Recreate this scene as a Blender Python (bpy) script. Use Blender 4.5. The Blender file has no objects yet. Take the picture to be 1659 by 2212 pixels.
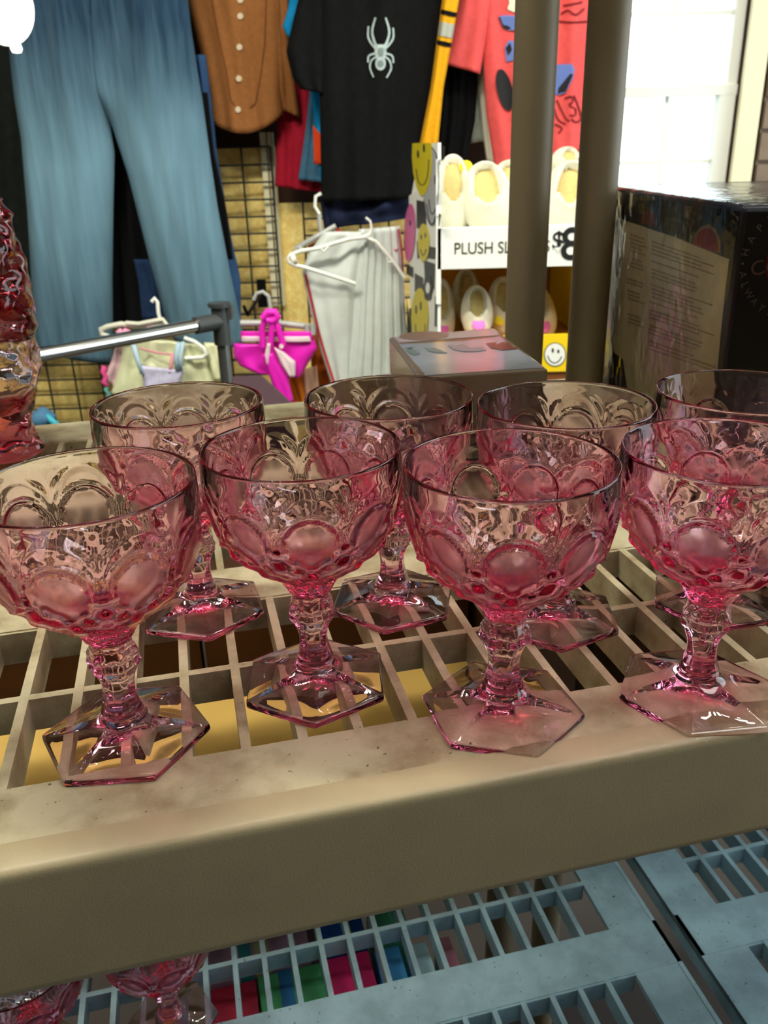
import bpy, bmesh, math, random
from math import sin, cos, pi, sqrt, radians, atan2, hypot
from mathutils import Vector, Matrix
from mathutils.bvhtree import BVHTree

random.seed(7)
S = bpy.context.scene
C = S.collection

# ------------------------------------------------------------------ camera
FPX, PITCH, ROLL, CAMH = 1812.8, radians(23.1266), radians(-1.5575), 0.252
PCX, PCY = 829.5, 1106.0
FW = Vector((0, cos(PITCH), -sin(PITCH)))
_up = Vector((0, sin(PITCH), cos(PITCH)))
_rt = Vector((1, 0, 0))
RT = _rt * cos(ROLL) + _up * sin(ROLL)
UP = _rt * -sin(ROLL) + _up * cos(ROLL)
CAM = Vector((0, 0, CAMH))
cd = bpy.data.cameras.new('camera')
cam = bpy.data.objects.new('camera', cd)
C.objects.link(cam)
cam.matrix_world = Matrix(((RT.x, UP.x, -FW.x, 0), (RT.y, UP.y, -FW.y, 0), (RT.z, UP.z, -FW.z, CAMH), (0, 0, 0, 1)))
cd.sensor_width = 36.0
cd.lens = FPX * 36.0 / 2212.0
cd.clip_start = 0.01
cd.dof.use_dof = True
cd.dof.focus_distance = 0.41
cd.dof.aperture_fstop = 20.0
S.camera = cam

# ------------------------------------------------------------------ world, exposure, lights
S.view_settings.view_transform = 'Standard'
S.view_settings.look = 'None'
S.view_settings.gamma = 1.0
S.view_settings.use_curve_mapping = False
S.view_settings.exposure = 0.0
W = bpy.data.worlds.new('sky')
S.world = W
W.use_nodes = True
_bg = W.node_tree.nodes['Background']
_bg.inputs[0].default_value = (0.84, 0.95, 1.0, 1)
_bg.inputs[1].default_value = 3.7
S.cycles.max_bounces = 40
S.cycles.transmission_bounces = 40
S.cycles.glossy_bounces = 6
S.cycles.diffuse_bounces = 4
S.cycles.transparent_max_bounces = 12
S.cycles.sample_clamp_indirect = 40.0
S.cycles.use_denoising = True
S.cycles.blur_glossy = 0.0

# ceiling lamps: (x, y, z, size x, size y, watts, colour)
LAMPS = [
    (-0.85, 0.70, 1.75, 1.4, 0.12, 64, (1.0, 0.95, 0.80)),
    (0.85, 1.05, 1.75, 1.4, 0.12, 50, (1.0, 0.96, 0.84)),
    (-1.25, 0.10, 1.75, 0.9, 0.45, 15, (0.98, 0.99, 0.90)),
    (1.05, -0.12, 1.75, 0.9, 0.45, 12.5, (0.97, 0.99, 0.92)),
    (1.25, -1.10, 1.75, 1.4, 0.08, 5, (0.80, 0.92, 1.0)),  # unseen, added for rim glints and cool light on the lower shelf
]

# ------------------------------------------------------------------ helpers: picture point -> place
def ray(px, py):
    return FW + RT * ((px - PCX) / FPX) - UP * ((py - PCY) / FPX)
def onY(px, py, Y):
    d = ray(px, py); return CAM + d * (Y / d.y)
def onZ(px, py, z):
    d = ray(px, py); return CAM + d * ((z - CAMH) / d.z)
def onX(px, py, X):
    d = ray(px, py); return CAM + d * (X / d.x)
def onPlane(px, py, p0, n):
    d = ray(px, py); return CAM + d * ((p0 - CAM).dot(n) / d.dot(n))
YAW = radians(13.0943)
CA, SA = cos(YAW), sin(YAW)
def uw(u, w, z=0.0):
    return Vector((u * CA - w * SA, u * SA + w * CA, z))

# ------------------------------------------------------------------ helpers: materials
def lin(c):
    return tuple(((x / 255.0) / 12.92 if x <= 10 else (((x / 255.0) + 0.055) / 1.055) ** 2.4) for x in c)
def mat(name, rgb, rough=0.6, var=0.0, scale=20.0, metal=0.0, bump=0.0, bscale=None, coat=0.0, spec=0.5, stretch=None):
    m = bpy.data.materials.new(name); m.use_nodes = True
    nt = m.node_tree; b = nt.nodes['Principled BSDF']
    c = lin(rgb)
    b.inputs['Base Color'].default_value = (*c, 1)
    b.inputs['Roughness'].default_value = rough
    b.inputs['Metallic'].default_value = metal
    b.inputs['Specular IOR Level'].default_value = min(spec, 0.15) if rough >= 0.8 else spec
    if coat:
        b.inputs['Coat Weight'].default_value = coat; b.inputs['Coat Roughness'].default_value = 0.08
    if var or bump:
        tc = nt.nodes.new('ShaderNodeTexCoord'); mp = nt.nodes.new('ShaderNodeMapping')
        nt.links.new(tc.outputs['Object'], mp.inputs[0])
        if stretch: mp.inputs['Scale'].default_value = stretch
    if var:
        n = nt.nodes.new('ShaderNodeTexNoise'); n.inputs['Scale'].default_value = scale; n.inputs['Detail'].default_value = 6
        nt.links.new(mp.outputs[0], n.inputs['Vector'])
        r = nt.nodes.new('ShaderNodeValToRGB')
        r.color_ramp.elements[0].position = 0.3; r.color_ramp.elements[1].position = 0.7
        r.color_ramp.elements[0].color = (*[x * (1 - var) for x in c], 1)
        r.color_ramp.elements[1].color = (*[min(1, x * (1 + var)) for x in c], 1)
        nt.links.new(n.outputs[0], r.inputs[0]); nt.links.new(r.outputs[0], b.inputs['Base Color'])
    if bump:
        n2 = nt.nodes.new('ShaderNodeTexNoise'); n2.inputs['Scale'].default_value = bscale or scale * 6; n2.inputs['Detail'].default_value = 3
        nt.links.new(mp.outputs[0], n2.inputs['Vector'])
        bp = nt.nodes.new('ShaderNodeBump'); bp.inputs['Strength'].default_value = bump; bp.inputs['Distance'].default_value = 0.004
        nt.links.new(n2.outputs[0], bp.inputs['Height']); nt.links.new(bp.outputs[0], b.inputs['Normal'])
    return m
def glass_mat(name, sigma, rough=0.0, ior=1.5, frost=0.0):
    m = bpy.data.materials.new(name); m.use_nodes = True
    nt = m.node_tree; nt.nodes.remove(nt.nodes['Principled BSDF'])
    out = nt.nodes['Material Output']
    g = nt.nodes.new('ShaderNodeBsdfGlass'); g.inputs['Roughness'].default_value = rough; g.inputs['IOR'].default_value = ior
    g.inputs['Color'].default_value = (1, 1, 1, 1)
    if frost:
        at = nt.nodes.new('ShaderNodeAttribute'); at.attribute_name = 'frost'
        ml = nt.nodes.new('ShaderNodeMath'); ml.operation = 'MULTIPLY'; ml.inputs[1].default_value = frost
        nt.links.new(at.outputs['Fac'], ml.inputs[0]); nt.links.new(ml.outputs[0], g.inputs['Roughness'])
    nt.links.new(g.outputs[0], out.inputs['Surface'])
    d = max(sigma) * 1.02
    v = nt.nodes.new('ShaderNodeVolumeAbsorption')
    v.inputs['Color'].default_value = (*[1 - s / d for s in sigma], 1); v.inputs['Density'].default_value = d
    nt.links.new(v.outputs[0], out.inputs['Volume'])
    return m
def film_mat(name, tint, gloss, rough=0.05, bump=0.0, bscale=40):
    """clear thin sheet: lets light straight through and mirrors a little"""
    m = bpy.data.materials.new(name); m.use_nodes = True
    nt = m.node_tree; nt.nodes.remove(nt.nodes['Principled BSDF']); out = nt.nodes['Material Output']
    t = nt.nodes.new('ShaderNodeBsdfTransparent'); t.inputs[0].default_value = (*tint, 1)
    g = nt.nodes.new('ShaderNodeBsdfGlossy'); g.inputs['Roughness'].default_value = rough
    mx = nt.nodes.new('ShaderNodeMixShader'); lw = nt.nodes.new('ShaderNodeFresnel'); lw.inputs['IOR'].default_value = gloss
    nt.links.new(lw.outputs[0], mx.inputs[0]); nt.links.new(t.outputs[0], mx.inputs[1]); nt.links.new(g.outputs[0], mx.inputs[2])
    nt.links.new(mx.outputs[0], out.inputs['Surface'])
    if bump:
        tc = nt.nodes.new('ShaderNodeTexCoord'); n = nt.nodes.new('ShaderNodeTexNoise'); n.inputs['Scale'].default_value = bscale; n.inputs['Detail'].default_value = 4
        nt.links.new(tc.outputs['Object'], n.inputs['Vector'])
        bp = nt.nodes.new('ShaderNodeBump'); bp.inputs['Strength'].default_value = bump; bp.inputs['Distance'].default_value = 0.01
        nt.links.new(n.outputs[0], bp.inputs['Height']); nt.links.new(bp.outputs[0], g.inputs['Normal']); nt.links.new(bp.outputs[0], lw.inputs['Normal'])
    return m

# ------------------------------------------------------------------ helpers: objects
def tag(o, label=None, cat=None, group=None, kind=None):
    if label: o['label'] = label
    if cat: o['category'] = cat
    if group: o['group'] = group
    if kind: o['kind'] = kind
    return o
def thing(name, loc, label, cat, group=None, rz=0.0):
    o = bpy.data.objects.new(name, None); C.objects.link(o); o.location = loc; o.rotation_euler = (0, 0, rz)
    o.empty_display_size = 0.02
    tag(o, label, cat, group)
    return o
def link(name, bm, m, parent=None, smooth=False, loc=None, world=True, auto=None):
    """bm is in world coordinates when parent is given and world is True"""
    bmesh.ops.recalc_face_normals(bm, faces=bm.faces)
    me = bpy.data.meshes.new(name)
    o = bpy.data.objects.new(name, me); C.objects.link(o)
    if parent is not None:
        if world:
            mw = Matrix.LocRotScale(parent.location, parent.rotation_euler, None)
            if parent.parent is not None:
                pp = parent.parent
                mw = Matrix.LocRotScale(pp.location, pp.rotation_euler, None) @ mw
            bm.transform(mw.inverted())
        o.parent = parent
    elif loc is not None:
        bm.transform(Matrix.Translation(-Vector(loc))); o.location = loc
    if smooth:
        for f in bm.faces: f.smooth = True
    bm.to_mesh(me); bm.free()
    me.materials.append(m)
    if auto:
        me.set_sharp_from_angle(angle=radians(auto))
    return o
def struct(name, bm, m):
    o = link(name, bm, m); o['kind'] = 'structure'; return o
def box(bm, x0, y0, z0, x1, y1, z1, M=None):
    vs = [bm.verts.new(Vector(p)) for p in ((x0, y0, z0), (x1, y0, z0), (x1, y1, z0), (x0, y1, z0), (x0, y0, z1), (x1, y0, z1), (x1, y1, z1), (x0, y1, z1))]
    for q in ((0, 3, 2, 1), (4, 5, 6, 7), (0, 1, 5, 4), (1, 2, 6, 5), (2, 3, 7, 6), (3, 0, 4, 7)):
        bm.faces.new([vs[i] for i in q])
    if M is not None:
        for v in vs: v.co = M @ v.co
    return vs
def bevel(bm, w, seg=2):
    bmesh.ops.bevel(bm, geom=list(bm.edges), offset=w, segments=seg, affect='EDGES', profile=0.5, clamp_overlap=True)
def tube(bm, pts, r, n=10, cap=True):
    pts = [Vector(p) for p in pts]; rings = []
    rs = r if isinstance(r, (list, tuple)) else [r] * len(pts)
    prev = None
    for i, p in enumerate(pts):
        t = (pts[min(i + 1, len(pts) - 1)] - pts[max(i - 1, 0)]).normalized()
        if prev is None:
            a = Vector((0, 0, 1)) if abs(t.z) < 0.9 else Vector((0, 1, 0))
            u = t.cross(a).normalized()
        else:
            u = (prev - t * prev.dot(t)).normalized()
        prev = u; v = t.cross(u)
        rings.append([bm.verts.new(p + (u * cos(2 * pi * k / n) + v * sin(2 * pi * k / n)) * rs[i]) for k in range(n)])
    for a, b in zip(rings, rings[1:]):
        for k in range(n):
            bm.faces.new((a[k], a[(k + 1) % n], b[(k + 1) % n], b[k]))
    if cap:
        bm.faces.new(rings[0][::-1]); bm.faces.new(rings[-1])
def lathe(bm, prof, n=48, fr=None, center=(0, 0)):
    """prof: (r, z) list; fr(theta, r, z) may change the radius. Closed with poles where r == 0"""
    rings = []
    for r, z in prof:
        if r <= 1e-6:
            rings.append([bm.verts.new((center[0], center[1], z))]); continue
        ring = []
        for k in range(n):
            th = 2 * pi * k / n
            q = fr(th, r, z) if fr else (r, z)
            ring.append(bm.verts.new((center[0] + q[0] * cos(th), center[1] + q[0] * sin(th), q[1])))
        rings.append(ring)
    for a, b in zip(rings, rings[1:]):
        for k in range(n):
            k2 = (k + 1) % n
            if len(a) == 1 and len(b) == 1: continue
            if len(a) == 1: bm.faces.new((a[0], b[k2], b[k]))
            elif len(b) == 1: bm.faces.new((a[k], a[k2], b[0]))
            else: bm.faces.new((a[k], a[k2], b[k2], b[k]))
    for ring, fl in ((rings[0], True), (rings[-1], False)):
        if len(ring) > 1: bm.faces.new(ring[::-1] if fl else ring)
def curve(pts, n):
    """catmull-rom through 2D points -> n samples"""
    out = []; m = len(pts) - 1
    for i in range(n):
        t = i / (n - 1) * m; k = min(int(t), m - 1); f = t - k
        p = [pts[max(0, min(m, k + j))] for j in (-1, 0, 1, 2)]
        out.append(tuple(0.5 * (2 * p[1][c] + (p[2][c] - p[0][c]) * f + (2 * p[0][c] - 5 * p[1][c] + 4 * p[2][c] - p[3][c]) * f * f + (3 * p[1][c] - p[0][c] - 3 * p[2][c] + p[3][c]) * f ** 3) for c in range(len(pts[0]))))
    return out
def GY(Y):
    return 2.47 + (Y - 2.26) * 0.65 if Y > 2.2 else 2.22 + (Y - 1.95) * 0.8
def along(pts, t):
    L = [0.0]
    for a, b in zip(pts, pts[1:]): L.append(L[-1] + hypot(b[0] - a[0], b[1] - a[1]))
    s = t * L[-1]
    for i in range(len(pts) - 1):
        if s <= L[i + 1] + 1e-9:
            f = 0 if L[i + 1] == L[i] else (s - L[i]) / (L[i + 1] - L[i])
            return (pts[i][0] + (pts[i + 1][0] - pts[i][0]) * f, pts[i][1] + (pts[i + 1][1] - pts[i][1]) * f)
    return pts[-1]
def cloth(bm, L, R, Y, bulge=0.012, seam=None, folds=3, amp=0.004, ph=0.0, n=28, m=36, back=0.006, wav=1.0, hem=0.0):
    """a hanging piece of cloth of real thickness between a left and a right edge (picture points at depth Y)"""
    F = []; B = []; Y = GY(Y)
    for j in range(m + 1):
        t = j / m; l = along(L, t); r = along(R, t); fr = []; bk = []
        for i in range(n + 1):
            s = i / n
            x = l[0] + (r[0] - l[0]) * s; y = l[1] + (r[1] - l[1]) * s + hem * 4 * s * (1 - s) * t * t
            p = onY(x, y, Y); e = ea = (1 - abs(2 * s - 1) ** 5)
            if seam:                       # this edge is sewn to the other half above seam[1]
                k = min(1.0, max(0.0, (t - seam[1]) / 0.10)); k = k * k * (3 - 2 * k)
                if (seam[0] > 0) == (s > 0.5): e = 1 - k * abs(2 * s - 1) ** 5
            d = bulge * e + ea * amp * (sin(2 * pi * folds * s + ph + wav * 2.2 * t) + 0.5 * sin(2 * pi * folds * 2.3 * s + 1.7 * ph - wav * 3 * t)) + ea * amp * 0.6 * sin(9 * t + 5 * s + ph)
            fr.append(bm.verts.new(p + Vector((0, -d, 0)))); bk.append(bm.verts.new(p + Vector((0, back, 0))))
        F.append(fr); B.append(bk)
    for j in range(m):
        for i in range(n):
            bm.faces.new((F[j][i], F[j][i + 1], F[j + 1][i + 1], F[j + 1][i]))
            bm.faces.new((B[j][i + 1], B[j][i], B[j + 1][i], B[j + 1][i + 1]))
        bm.faces.new((F[j + 1][0], B[j + 1][0], B[j][0], F[j][0])); bm.faces.new((F[j][n], B[j][n], B[j + 1][n], F[j + 1][n]))
    for i in range(n):
        bm.faces.new((B[0][i], B[0][i + 1], F[0][i + 1], F[0][i])); bm.faces.new((F[m][i], F[m][i + 1], B[m][i + 1], B[m][i]))
def cloth_part(name, L, R, Y, ma, parent, **k):
    bm = bmesh.new(); cloth(bm, L, R, Y, **k)
    return link(name, bm, ma, parent, smooth=True)
def bvh_of(o):
    bpy.context.view_layer.update()
    me = o.data
    return BVHTree.FromPolygons([o.matrix_world @ v.co for v in me.vertices], [tuple(p.vertices) for p in me.polygons])
def dense(poly, step):
    out = []
    for a, b in zip(poly, poly[1:] + poly[:1]):
        k = max(1, int(hypot(b[0] - a[0], b[1] - a[1]) / step))
        for i in range(k): out.append((a[0] + (b[0] - a[0]) * i / k, a[1] + (b[1] - a[1]) * i / k))
    return out
def ell(cx, cy, rx, ry, rot=0.0, n=28, a0=0, a1=2 * pi):
    o = []
    for k in range(n):
        t = a0 + (a1 - a0) * k / n
        x, y = rx * cos(t), ry * sin(t)
        o.append((cx + x * cos(rot) - y * sin(rot), cy + x * sin(rot) + y * cos(rot)))
    return o
def pstroke(pts, w, w2=None):
    """outline (picture points) of a stroke along pts with half width w tapering to w2"""
    w2 = w if w2 is None else w2; A = []; B = []
    for i, p in enumerate(pts):
        a = pts[max(0, i - 1)]; b = pts[min(len(pts) - 1, i + 1)]
        dx, dy = b[0] - a[0], b[1] - a[1]; l = hypot(dx, dy) or 1; ww = w + (w2 - w) * i / max(1, len(pts) - 1)
        A.append((p[0] - dy / l * ww, p[1] + dx / l * ww)); B.append((p[0] + dy / l * ww, p[1] - dx / l * ww))
    return A + B[::-1]
def sheet(bm, poly, place, nrm, th=0.0008):
    """a thin flat patch: poly of picture points put on a surface by place(px,py), raised by th along nrm"""
    top = []; bot = []
    for p in poly:
        q = place(*p)
        if q is None: continue
        bot.append(bm.verts.new(q)); top.append(bm.verts.new(q + nrm * th))
    k = len(top)
    if k < 3: return
    f = bm.faces.new(top); g = bm.faces.new(bot[::-1])
    for i in range(k):
        bm.faces.new((bot[i], bot[(i + 1) % k], top[(i + 1) % k], top[i]))
    bmesh.ops.triangulate(bm, faces=[f, g], ngon_method='BEAUTY')
def patch(name, polys, m, parent, place, nrm, th=0.0008):
    if name in EACH and len(polys) > 1:
        for p in polys: patch(name, [p], m, parent, place, nrm, th)
        return None
    bm = bmesh.new()
    for p in polys: sheet(bm, p, place, nrm, th)
    return link(name, bm, m, parent)
EACH = {'eye', 'fish_print', 'gold_print', 'face_print', 'checker_print', 'graphic_print'}
def on_cloth(o, lift=0.0012):
    t = bvh_of(o)
    def f(px, py):
        d = ray(px, py).normalized(); h = t.ray_cast(CAM, d)
        return None if h[0] is None else h[0] - d * lift
    return f
def strip_quads(pts, w):
    """stroke cut into short quads so that it can follow a curved surface"""
    return [pstroke([a, b], w) for a, b in zip(pts, pts[1:])]
def text_mesh(s, size, M, th=0.0006, bold=0.0):
    cu = bpy.data.curves.new('t', 'FONT'); cu.body = s; cu.size = size; cu.align_x = 'CENTER'; cu.align_y = 'CENTER'; cu.extrude = th; cu.offset = bold
    o = bpy.data.objects.new('t', cu); C.objects.link(o); bpy.context.view_layer.update()
    me = bpy.data.meshes.new_from_object(o.evaluated_get(bpy.context.evaluated_depsgraph_get()))
    bm = bmesh.new(); bm.from_mesh(me); bm.transform(M)
    C.objects.unlink(o); bpy.data.objects.remove(o); bpy.data.meshes.remove(me)
    return bm
def frame(o, ex, ez):
    """matrix whose x axis is ex, y axis is ez (text up) and z axis the outward normal"""
    ex = ex.normalized(); ez = (ez - ex * ez.dot(ex)).normalized(); n = ex.cross(ez)
    return Matrix(((ex.x, ez.x, n.x, o.x), (ex.y, ez.y, n.y, o.y), (ex.z, ez.z, n.z, o.z), (0, 0, 0, 1)))

# ------------------------------------------------------------------ materials
M = {}
def tan_plastic(name, rgb, dark, rough):
    m = mat(name, rgb, rough, bump=0.12, bscale=900)
    nt = m.node_tree; b = nt.nodes['Principled BSDF']
    tc = nt.nodes.new('ShaderNodeTexCoord')
    n = nt.nodes.new('ShaderNodeTexNoise'); n.inputs['Scale'].default_value = 28; n.inputs['Detail'].default_value = 5; n.inputs['Roughness'].default_value = 0.6
    nt.links.new(tc.outputs['Object'], n.inputs['Vector'])
    r = nt.nodes.new('ShaderNodeValToRGB'); r.color_ramp.elements[0].position = 0.36; r.color_ramp.elements[1].position = 0.60
    r.color_ramp.elements[0].color = (*lin(dark), 1); r.color_ramp.elements[1].color = (*lin(rgb), 1)
    nt.links.new(n.outputs[0], r.inputs[0])
    # fine dirt specks
    n2 = nt.nodes.new('ShaderNodeTexNoise'); n2.inputs['Scale'].default_value = 260; n2.inputs['Detail'].default_value = 2
    nt.links.new(tc.outputs['Object'], n2.inputs['Vector'])
    r2 = nt.nodes.new('ShaderNodeValToRGB'); r2.color_ramp.elements[0].position = 0.24; r2.color_ramp.elements[1].position = 0.30
    r2.color_ramp.elements[0].color = (0.25, 0.2, 0.15, 1); r2.color_ramp.elements[1].color = (1, 1, 1, 1)
    nt.links.new(n2.outputs[0], r2.inputs[0])
    mx = nt.nodes.new('ShaderNodeMix'); mx.data_type = 'RGBA'; mx.blend_type = 'MULTIPLY'; mx.inputs[0].default_value = 1.0
    nt.links.new(r.outputs[0], mx.inputs[6]); nt.links.new(r2.outputs[0], mx.inputs[7]); nt.links.new(mx.outputs[2], b.inputs['Base Color'])
    return m
M['beige'] = tan_plastic('beige_plastic', (194, 188, 154), (148, 132, 100), 0.45)
M['rail'] = mat('beige_rail', (174, 160, 126), 0.42, 0.06, 30, bump=0.05, bscale=900)
M['rail_grey'] = mat('grey_rail', (158, 194, 206), 0.4, 0.06, 30)
M['post'] = mat('shaded_beige_post', (134, 122, 98), 0.5, bump=0.06, bscale=700)  # the shelf's beige plastic, darkened for the shade the posts stand in
M['grey'] = tan_plastic('grey_plastic', (160, 198, 212), (140, 172, 186), 0.4)
M['pink'] = glass_mat('pink_glass', (0.8, 60, 35), frost=0.22)
M['pale_pink'] = glass_mat('pale_pink_glass', (1.5, 27, 17))
M['ruby'] = glass_mat('ruby_glass', (4, 26, 19))
M['denim'] = None
M['brown_wall'] = mat('brown_wall_paint', (58, 40, 30), 0.8, 0.2, 6)
M['white_paint'] = mat('white_paint', (236, 238, 228), 0.5)
M['cream'] = mat('cream_paint', (232, 226, 190), 0.5)
M['floor'] = mat('dark_floor', (44, 38, 34), 0.6, 0.2, 4)
M['ceil'] = mat('ceiling_paint', (228, 226, 216), 0.9)
M['wall'] = mat('store_wall', (84, 72, 60), 0.9)
M['black'] = mat('black_cloth', (13, 14, 15), 0.9, 0.25, 60, bump=0.3, bscale=400)
M['black_dark'] = mat('deep_black_cloth', (12, 12, 14), 0.95, spec=0.2)
M['wire'] = mat('black_wire', (26, 20, 14), 0.5)
M['chrome'] = mat('chrome', (215, 215, 210), 0.14, metal=1.0)
M['dark_plastic'] = mat('dark_plastic', (52, 56, 56), 0.45)
M['hang_white'] = mat('white_plastic', (240, 244, 236), 0.35)
M['hang_clear'] = mat('smoky_clear_plastic', (176, 180, 176), 0.2, coat=0.5)

def denim():
    m = mat('faded_denim', (70, 110, 132), 0.85)
    nt = m.node_tree; b = nt.nodes['Principled BSDF']
    tc = nt.nodes.new('ShaderNodeTexCoord')
    mp = nt.nodes.new('ShaderNodeMapping'); mp.inputs['Scale'].default_value = (60, 1, 5); nt.links.new(tc.outputs['Object'], mp.inputs[0])
    n = nt.nodes.new('ShaderNodeTexNoise'); n.inputs['Scale'].default_value = 1.0; n.inputs['Detail'].default_value = 5; nt.links.new(mp.outputs[0], n.inputs['Vector'])
    mp2 = nt.nodes.new('ShaderNodeMapping'); mp2.inputs['Scale'].default_value = (5, 1, 2.2); nt.links.new(tc.outputs['Object'], mp2.inputs[0])
    n2 = nt.nodes.new('ShaderNodeTexNoise'); n2.inputs['Scale'].default_value = 1.0; n2.inputs['Detail'].default_value = 2; nt.links.new(mp2.outputs[0], n2.inputs['Vector'])
    # wear: paler at the thighs and knees, darker at hip and hem
    sp = nt.nodes.new('ShaderNodeSeparateXYZ'); nt.links.new(tc.outputs['Object'], sp.inputs[0])
    wr = nt.nodes.new('ShaderNodeValToRGB'); rp = wr.color_ramp
    mr = nt.nodes.new('ShaderNodeMapRange'); mr.inputs[1].default_value = 0.0; mr.inputs[2].default_value = 0.9
    nt.links.new(sp.outputs[2], mr.inputs[0]); nt.links.new(mr.outputs[0], wr.inputs[0])
    rp.elements[0].position = 0.0; rp.elements[0].color = (0.36, 0.36, 0.36, 1)
    rp.elements[1].position = 1.0; rp.elements[1].color = (0.04, 0.04, 0.04, 1)
    for pos, v in ((0.15, 0.42), (0.40, 0.72), (0.58, 0.80), (0.70, 0.62), (0.82, 0.30), (0.95, 0.08)):
        e = rp.elements.new(pos); e.color = (v, v, v, 1)
    ad = nt.nodes.new('ShaderNodeMath'); ad.operation = 'MULTIPLY_ADD'; ad.inputs[1].default_value = 0.55; nt.links.new(n.outputs[0], ad.inputs[0]); nt.links.new(wr.outputs[0], ad.inputs[2])
    ad2 = nt.nodes.new('ShaderNodeMath'); ad2.operation = 'MULTIPLY_ADD'; ad2.inputs[1].default_value = 0.5; nt.links.new(n2.outputs[0], ad2.inputs[0]); nt.links.new(ad.outputs[0], ad2.inputs[2])
    su = nt.nodes.new('ShaderNodeMath'); su.operation = 'SUBTRACT'; su.inputs[1].default_value = 0.52; nt.links.new(ad2.outputs[0], su.inputs[0])
    r = nt.nodes.new('ShaderNodeValToRGB'); r.color_ramp.elements[0].color = (*lin((34, 58, 80)), 1); r.color_ramp.elements[1].color = (*lin((118, 156, 174)), 1)
    nt.links.new(su.outputs[0], r.inputs[0]); nt.links.new(r.outputs[0], b.inputs['Base Color'])
    return m
M['denim'] = denim()
def osb():
    m = mat('gold_chip_board', (190, 150, 70), 0.55, bump=0.5, bscale=38)
    nt = m.node_tree; b = nt.nodes['Principled BSDF']
    tc = nt.nodes.new('ShaderNodeTexCoord'); v = nt.nodes.new('ShaderNodeTexVoronoi'); v.inputs['Scale'].default_value = 26
    n = nt.nodes.new('ShaderNodeTexNoise'); n.inputs['Scale'].default_value = 16; n.inputs['Detail'].default_value = 8
    nt.links.new(tc.outputs['Object'], n.inputs['Vector']); nt.links.new(n.outputs['Color'], v.inputs['Vector'])
    v.inputs['Scale'].default_value = 9
    r = nt.nodes.new('ShaderNodeValToRGB'); r.color_ramp.elements[0].color = (*lin((255, 240, 156)), 1); r.color_ramp.elements[1].color = (*lin((238, 204, 116)), 1)
    r.color_ramp.elements[1].position = 0.75
    nt.links.new(v.outputs['Distance'], r.inputs[0]); nt.links.new(r.outputs[0], b.inputs['Base Color'])
    return m
M['osb'] = osb()

# ------------------------------------------------------------------ the room shell
FZ, CZ = -1.02, 1.85
YB = 2.80                                   # back wall face
XL, XR, YF = -2.3, 2.4, -1.9
bm = bmesh.new(); box(bm, XL, YF, FZ - 0.05, XR, 4.2, FZ); struct('floor', bm, M['floor'])
bm = bmesh.new(); box(bm, XL, YF, CZ, XR, YB + 0.12, CZ + 0.05); struct('ceiling', bm, M['ceil'])
bm = bmesh.new(); box(bm, XL - 0.1, YF, FZ, XL, YB + 0.12, CZ); struct('wall_left', bm, M['wall'])
w2y0, w2y1, w2z0, w2z1 = -0.10, 2.4, -0.60, 1.45           # unseen right-wall window, added to bring cool light onto the lower shelf
bm = bmesh.new(); box(bm, XR, YF, FZ, XR + 0.1, w2y0, CZ); box(bm, XR, w2y1, FZ, XR + 0.1, YB + 0.12, CZ)
box(bm, XR, w2y0, FZ, XR + 0.1, w2y1, w2z0); box(bm, XR, w2y0, w2z1, XR + 0.1, w2y1, CZ); struct('wall_right', bm, M['wall'])
bm = bmesh.new(); box(bm, XR + 0.04, w2y0, w2z0, XR + 0.07, w2y0 + 0.04, w2z1); box(bm, XR + 0.04, w2y1 - 0.04, w2z0, XR + 0.07, w2y1, w2z1)
box(bm, XR + 0.04, w2y0, w2z0, XR + 0.07, w2y1, w2z0 + 0.04); box(bm, XR + 0.04, w2y0, w2z1 - 0.04, XR + 0.07, w2y1, w2z1); box(bm, XR + 0.04, w2y0, 0.42, XR + 0.07, w2y1, 0.45)
struct('added_window', bm, M['white_paint'])
bm = bmesh.new(); box(bm, XL, YF - 0.1, FZ, XR, YF, CZ); struct('wall_front', bm, M['wall'])
wx0, wx1 = onY(1318, 300, YB).x, onY(1598, 200, YB).x      # window opening
wz0 = -0.35; wz1 = 1.25
bm = bmesh.new()
box(bm, XL, YB, FZ, wx0, YB + 0.12, CZ); box(bm, wx1, YB, FZ, XR, YB + 0.12, CZ)
box(bm, wx0, YB, FZ, wx1, YB + 0.12, wz0); box(bm, wx0, YB, wz1, wx1, YB + 0.12, CZ)
struct('wall_back', bm, M['brown_wall'])
# window: frame with meeting rail, sashes, muntins, casing and panes
zr = onY(1450, 198, YB + 0.05).z
def portal(name, loc, rot, sx, sy):
    ld = bpy.data.lights.new(name, 'AREA'); ld.shape = 'RECTANGLE'; ld.size = sx; ld.size_y = sy; ld.cycles.is_portal = True
    o = bpy.data.objects.new(name, ld); C.objects.link(o); o.location = loc; o.rotation_euler = rot
portal('daylight_opening', ((wx0 + wx1) / 2, YB + 0.125, (wz0 + wz1) / 2), (-pi / 2, 0, 0), wx1 - wx0, wz1 - wz0)
portal('daylight_opening', (XR + 0.105, (w2y0 + w2y1) / 2, (w2z0 + w2z1) / 2), (0, pi / 2, 0), w2z1 - w2z0, w2y1 - w2y0)
bm = bmesh.new()
yf0, yf1 = YB + 0.03, YB + 0.075
box(bm, wx0, yf0, wz0, wx0 + 0.035, yf1, wz1); box(bm, wx1 - 0.03, yf0, wz0, wx1, yf1, wz1)
box(bm, wx0, yf0, wz0, wx1, yf1, wz0 + 0.05); box(bm, wx0, yf0, wz1 - 0.05, wx1, yf1, wz1)
box(bm, wx0, yf0 - 0.009, zr - 0.014, wx1, yf1, zr + 0.014)
box(bm, wx1 - 0.05, yf0 - 0.008, wz0, wx1 - 0.002, yf1 - 0.01, zr)      # lower sash stile
win = struct('window_1', bm, M['white_paint'])
bm = bmesh.new()
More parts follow.
